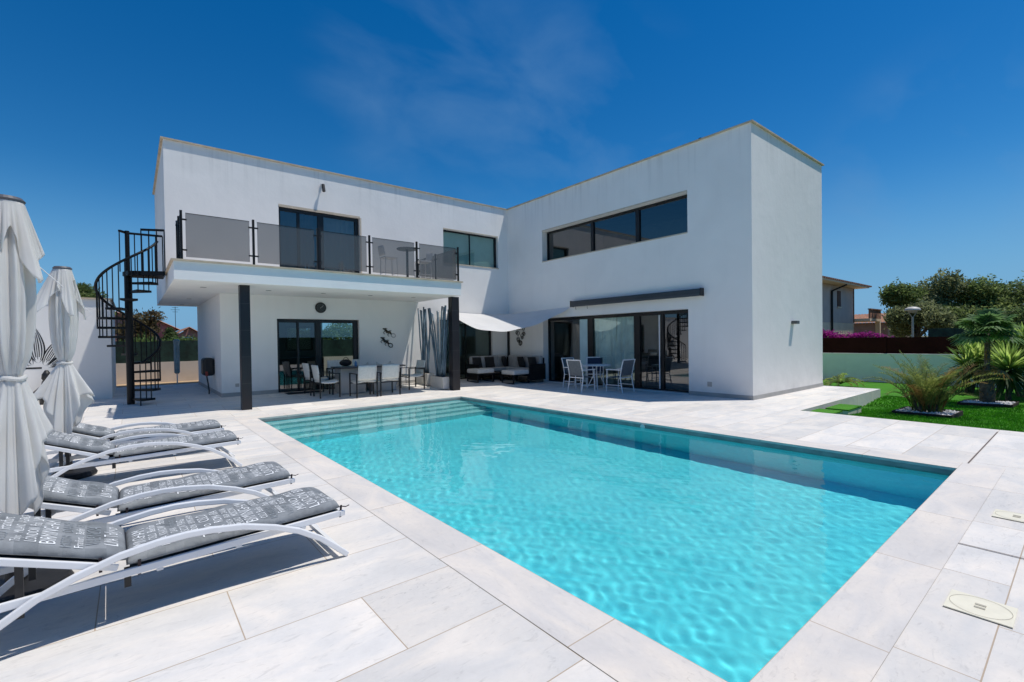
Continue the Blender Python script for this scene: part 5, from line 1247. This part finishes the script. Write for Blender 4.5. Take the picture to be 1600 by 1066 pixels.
for k in range(66):
    q = MB(); az = rr.uniform(0, 2*PI); bx, by = .13*math.cos(az)+rr.uniform(-.1, .1), .13*math.sin(az)+rr.uniform(-.1, .1)
    L = rr.uniform(.8, 1.3); rise = rr.uniform(1.1, 1.54); frond(q, (bx, by, .05), az+rr.uniform(-.5, .5), L, rise, rr.uniform(.08, .42), wl=.19, n=17, w=.0062, rr=rr)
    q.build('frond', M['palmdry'] if k % 7 == 0 else M['palm'], dp_)
for k in range(9):
    a = rr.uniform(0, 2*PI); r = rr.uniform(.03, .17); q = MB(); q.sweep([(r*math.cos(a), r*math.sin(a), -.02), (r*1.3*math.cos(a), r*1.3*math.sin(a), .25), (r*1.6*math.cos(a), r*1.6*math.sin(a), .42)], [.07, .06, .03], [.07, .06, .03], n=8); q.build('stem', M['palmbark'], dp_)
# fan palm
fpx, fpy = 16.22, 1.61
fan = thing('fan_palm', 'slender fan palm with shaggy trunk and drooping pleated leaves', 'palm', (fpx, fpy, LZ(16)+.03))
q = MB(); q.sweep([(0, 0, 0), (.0, 0, .25), (.02, .01, .55), (.03, .01, .75), (.02, .0, 1.25), (.03, 0, 1.80)], [.27, .29, .25, .11, .11, .10], [.27, .29, .25, .11, .11, .10], n=12); q.build('trunk', M['palmbark'], fan, smooth=True)
rr = random.Random(8)
q = MB()
for k in range(160):
    z = rr.uniform(.05, .85) if k < 110 else rr.uniform(.8, 1.5); a = rr.uniform(0, 2*PI); r = .15 if z < .6 else (.13-.09*(z-.6)/.4 if z < 1 else .055); L = rr.uniform(.05, .14)
    p_ = Vector((r*math.cos(a), r*math.sin(a), z)); tip = p_+Vector((math.cos(a)*.05, math.sin(a)*.05, L*rr.choice([1, .6]))); s_ = Vector((-math.sin(a), math.cos(a), 0))*.012; q.poly([p_-s_, p_+s_, tip])
q.build('bark_fibre', M['palmdry'], fan)
def fanleaf(q, base, az, pet, elev, R0, nseg=26, droop=.5, rr=random):
    d = Vector((math.cos(az)*math.cos(elev), math.sin(az)*math.cos(elev), math.sin(elev))); b0 = Vector(base); hub = b0+d*pet
    q.sweep([b0, b0+d*pet*.5+Vector((0, 0, .03)), hub], [.018, .014, .010], [.012, .01, .008], n=4)
    sd = d.cross(Vector((0, 0, 1))).normalized(); up = sd.cross(d).normalized()
    for k in range(nseg):
        th = (k/(nseg-1)-.5)*2*2.3; dr = (d*math.cos(th)+sd*math.sin(th)).normalized(); L = R0*(1-.18*abs(th)/2.3)*rr.uniform(.9, 1.05)
        w_ = L*.10; tn = dr.cross(up).normalized(); m1_ = hub+dr*L*.5+up*(.015 if k % 2 else -.01)-Vector((0, 0, droop*L*.10)); tip = hub+dr*L*.98-Vector((0, 0, droop*L*rr.uniform(.35, .6)))
        q.quad(hub-tn*.003, hub+tn*.003, m1_+tn*w_, m1_-tn*w_); q.poly([m1_-tn*w_, m1_+tn*w_, tip])
for k in range(26):
    q = MB(); az = k*2.399+rr.uniform(-.2, .2); el = rr.uniform(-.35, 1.25); fanleaf(q, (.02, 0, 1.74), az, rr.uniform(.25, .42), el, rr.uniform(.38, .50), droop=.75, rr=rr); q.build('leaf', M['fan'], fan)
for k in range(5):
    q = MB(); az = k*1.3+.4; fanleaf(q, (.02, 0, .95), az, .3, -.5, .25, 16, 1.0, rr); q.build('leaf', M['palmdry'], fan)
# yuccas
def yucca(lab, x, y, z0, trunks, mat, seed, n=75, L0=.62, grp=None, matd='yuccad'):
    t = thing('yucca', lab, 'yucca', (x, y, z0), group=grp); rr = random.Random(seed)
    for (tx, ty, tz) in trunks:
        if tz > .25: q = MB(); q.sweep([(tx*.4, ty*.4, 0), (tx, ty, tz*.6), (tx, ty, tz)], [.12, .09, .07], [.12, .09, .07], n=8); q.build('trunk', M['palmbark'], t)
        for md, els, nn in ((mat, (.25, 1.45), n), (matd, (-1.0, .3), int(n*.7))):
            q = MB()
            for k in range(nn):
                az = rr.uniform(0, 2*PI); el = rr.uniform(*els); L = L0*rr.uniform(.75, 1.1); b0 = Vector((tx, ty, tz-(.12*rr.random() if md == matd else 0)))
                d = Vector((math.cos(az)*math.cos(el), math.sin(az)*math.cos(el), math.sin(el))); sd = Vector((-math.sin(az), math.cos(az), 0))*.026
                m1_ = b0+d*L*.55; tip = b0+d*L-Vector((0, 0, .12*L)); q.quad(b0-sd*.6, b0+sd*.6, m1_+sd, m1_-sd); q.poly([m1_-sd, m1_+sd, tip])
            q.build('leaf_rosette', M[md], t)
YG = 'yuccas by the garden wall'
yucca('bright green yucca left of the fan palm trunk', 19.0, 2.30, LZ(19), [(0, 0, .75), (.1, -.2, .95)], 'yucca', 1, 110, .85, YG)
yucca('bright green yucca right of the fan palm with dark lower leaves', 17.6, 1.36, LZ(18), [(0, 0, .80)], 'yucca', 2, 170, .85, YG)
yucca('tall yucca at the right picture edge behind the lawn', 18.8, 1.12, LZ(19), [(0, 0, 1.4), (.2, .3, 1.0), (-.2, -.3, 1.15)], 'yucca', 3, 110, .8, YG)
yucca('dark green yucca clump behind the fan palm crown', 19.8, 1.72, LZ(19), [(0, 0, 1.1), (.2, .4, .8), (0, -.5, 1.4)], 'yuccad', 4, 110, .8, YG)
cy_ = thing('cycad', 'low yellow green cycad growing behind the wing corner', 'cycad', (18.6, 5.35, LZ(19)))
rr = random.Random(6)
for k in range(24): q = MB(); frond(q, (0, 0, .1), k*2.399, rr.uniform(.5, .8), rr.uniform(.35, 1.2), .35, wl=.13, n=14, w=.012, rr=rr); q.build('frond', M['palm'] if k % 3 else M['yucca'], cy_)
# stepping blocks with turf tops
for (x0, x1, y0, y1, zt, lab) in ((10.62, 11.25, 3.22, 3.62, -.035, 'low concrete step topped with turf, the one nearer the terrace'), (11.65, 12.55, 3.22, 3.62, -.06, 'low concrete step topped with turf, the one farther along the path')):
    t = thing('garden_step', lab, 'step', (x0, y0, -.26), group='turf topped steps beside the path')
    q = MB(); q.box((0, 0, 0), (x1-x0, y1-y0, zt+.26-.025)); q.build('block', M['paving'], t, uvplane=lambda c: (c.x+c.z+.3, c.y+.2)); q = MB(); q.box((-.01, -.01, zt+.26-.024), (x1-x0+.01, y1-y0+.01, zt+.26)); q.build('turf_top', M['turf'], t)

# ------------------------------------------------------------------ sky, sun, camera
S = Vector((.30, -.235, 1)).normalized()
el = math.asin(S.z); az = math.atan2(S.x, S.y)
W = bpy.data.worlds.new('World'); sc.world = W; W.use_nodes = True; nt = W.node_tree; nt.nodes.clear()
wo = N(nt, 'ShaderNodeOutputWorld'); bg_ = N(nt, 'ShaderNodeBackground'); nt.links.new(bg_.outputs[0], wo.inputs[0])
sky = N(nt, 'ShaderNodeTexSky'); sky.sky_type = 'NISHITA'; sky.sun_disc = False; sky.sun_elevation = el; sky.sun_rotation = az; sky.air_density = 1.0; sky.dust_density = .1; sky.ozone_density = 2.2; sky.altitude = 0
hs = N(nt, 'ShaderNodeHueSaturation'); hs.inputs['Saturation'].default_value = 1.45; hs.inputs['Value'].default_value = .95; nt.links.new(sky.outputs[0], hs.inputs['Color'])
# faint high cirrus
tc = N(nt, 'ShaderNodeTexCoord'); mp = N(nt, 'ShaderNodeMapping'); mp.inputs['Rotation'].default_value = (.2, -.25, .5); mp.inputs['Scale'].default_value = (2.0, 5.5, 6.0); nt.links.new(tc.outputs['Generated'], mp.inputs[0])
n1 = N(nt, 'ShaderNodeTexNoise'); n1.inputs['Scale'].default_value = 1.3; n1.inputs['Detail'].default_value = 7; n1.inputs['Roughness'].default_value = .5; n1.inputs['Distortion'].default_value = .35; nt.links.new(mp.outputs[0], n1.inputs['Vector'])
r1 = N(nt, 'ShaderNodeMapRange'); r1.inputs[1].default_value = .42; r1.inputs[2].default_value = .80; r1.inputs[3].default_value = 0; r1.inputs[4].default_value = 1; nt.links.new(n1.outputs[0], r1.inputs[0])
def lobe(d, w):
    dt = N(nt, 'ShaderNodeVectorMath', operation='DOT_PRODUCT'); dt.inputs[1].default_value = Vector(d).normalized(); nt.links.new(tc.outputs['Generated'], dt.inputs[0])
    m_ = N(nt, 'ShaderNodeMapRange'); m_.interpolation_type = 'SMOOTHSTEP'; m_.inputs[1].default_value = 1-w; m_.inputs[2].default_value = 1; m_.inputs[3].default_value = 0; m_.inputs[4].default_value = 1; nt.links.new(dt.outputs['Value'], m_.inputs[0]); return m_.outputs[0]
acc = None
for d, w in (((.43, .77, .47), .03), ((.57, .69, .44), .035), ((.70, .60, .38), .03), ((.97, .12, .22), .03), ((.97, .0, .2), .03)):
    l_ = lobe(d, w)
    if acc is None: acc = l_
    else: ad = N(nt, 'ShaderNodeMath', operation='MAXIMUM'); nt.links.new(acc, ad.inputs[0]); nt.links.new(l_, ad.inputs[1]); acc = ad.outputs[0]
ml = N(nt, 'ShaderNodeMath', operation='MULTIPLY'); nt.links.new(acc, ml.inputs[0]); nt.links.new(r1.outputs[0], ml.inputs[1])
m2_ = N(nt, 'ShaderNodeMath', operation='MULTIPLY'); m2_.inputs[1].default_value = .44; nt.links.new(ml.outputs[0], m2_.inputs[0])
mx = N(nt, 'ShaderNodeMix', data_type='RGBA'); nt.links.new(m2_.outputs[0], mx.inputs[0]); nt.links.new(hs.outputs[0], mx.inputs[6]); mx.inputs[7].default_value = (2.4, 3.3, 5.2, 1)
tn = N(nt, 'ShaderNodeVectorMath', operation='MULTIPLY'); tn.inputs[1].default_value = (.60, .85, .93); nt.links.new(mx.outputs[2], tn.inputs[0])
sz = N(nt, 'ShaderNodeSeparateXYZ'); nt.links.new(tc.outputs['Generated'], sz.inputs[0])
hz = N(nt, 'ShaderNodeMapRange'); hz.interpolation_type = 'SMOOTHSTEP'; hz.inputs[1].default_value = .30; hz.inputs[2].default_value = -.02; hz.inputs[3].default_value = 0; hz.inputs[4].default_value = .92; nt.links.new(sz.outputs[2], hz.inputs[0])
hm = N(nt, 'ShaderNodeMix', data_type='RGBA'); nt.links.new(hz.outputs[0], hm.inputs[0]); nt.links.new(tn.outputs[0], hm.inputs[6]); hm.inputs[7].default_value = (1.35, 3.1, 5.6, 1)
nt.links.new(hm.outputs[2], bg_.inputs[0]); bg_.inputs[1].default_value = .112
L = bpy.data.lights.new('sun', 'SUN'); L.energy = 3.75; L.angle = math.radians(.53); L.color = (1, .955, .89)
lo = bpy.data.objects.new('sun', L); COL.objects.link(lo); lo.rotation_euler = (-S).to_track_quat('-Z', 'Y').to_euler(); lo.location = (0, 0, 30)

cam = bpy.data.cameras.new('camera'); cam.sensor_fit = 'HORIZONTAL'; cam.sensor_width = 36; cam.lens = 733.682/1600*36; cam.shift_y = (540.938-533)/1600; cam.clip_start = .05; cam.clip_end = 3000
co = bpy.data.objects.new('camera', cam); COL.objects.link(co)
ya, pi_, ro = 0.8903500916, -0.0127116640, -0.0139071827
fw = Vector((math.cos(ya), math.sin(ya), 0)); rt = Vector((math.sin(ya), -math.cos(ya), 0)); up = Vector((0, 0, 1))
fw, up = fw*math.cos(pi_)+up*math.sin(pi_), up*math.cos(pi_)-fw*math.sin(pi_)
rt, up = rt*math.cos(ro)+up*math.sin(ro), up*math.cos(ro)-rt*math.sin(ro)
co.matrix_world = Matrix(((rt.x, up.x, -fw.x, 0), (rt.y, up.y, -fw.y, 0), (rt.z, up.z, -fw.z, 1.5), (0, 0, 0, 1)))
sc.camera = co
sc.view_settings.view_transform = 'Standard'; sc.view_settings.look = 'None'; sc.view_settings.exposure = 0; sc.view_settings.gamma = 1
sc.cycles.max_bounces = 12; sc.cycles.diffuse_bounces = 6; sc.cycles.transparent_max_bounces = 24; sc.cycles.use_denoising = True; sc.cycles.caustics_refractive = True; sc.cycles.caustics_reflective = False

L.cycles.is_caustics_light = True      # sunlight reaches the pool through the rippled water
for o in bpy.data.objects:
    if o.name.startswith(('pool_floor', 'pool_wall', 'pool_step', 'step_nosing')): o.cycles.is_caustics_receiver = True
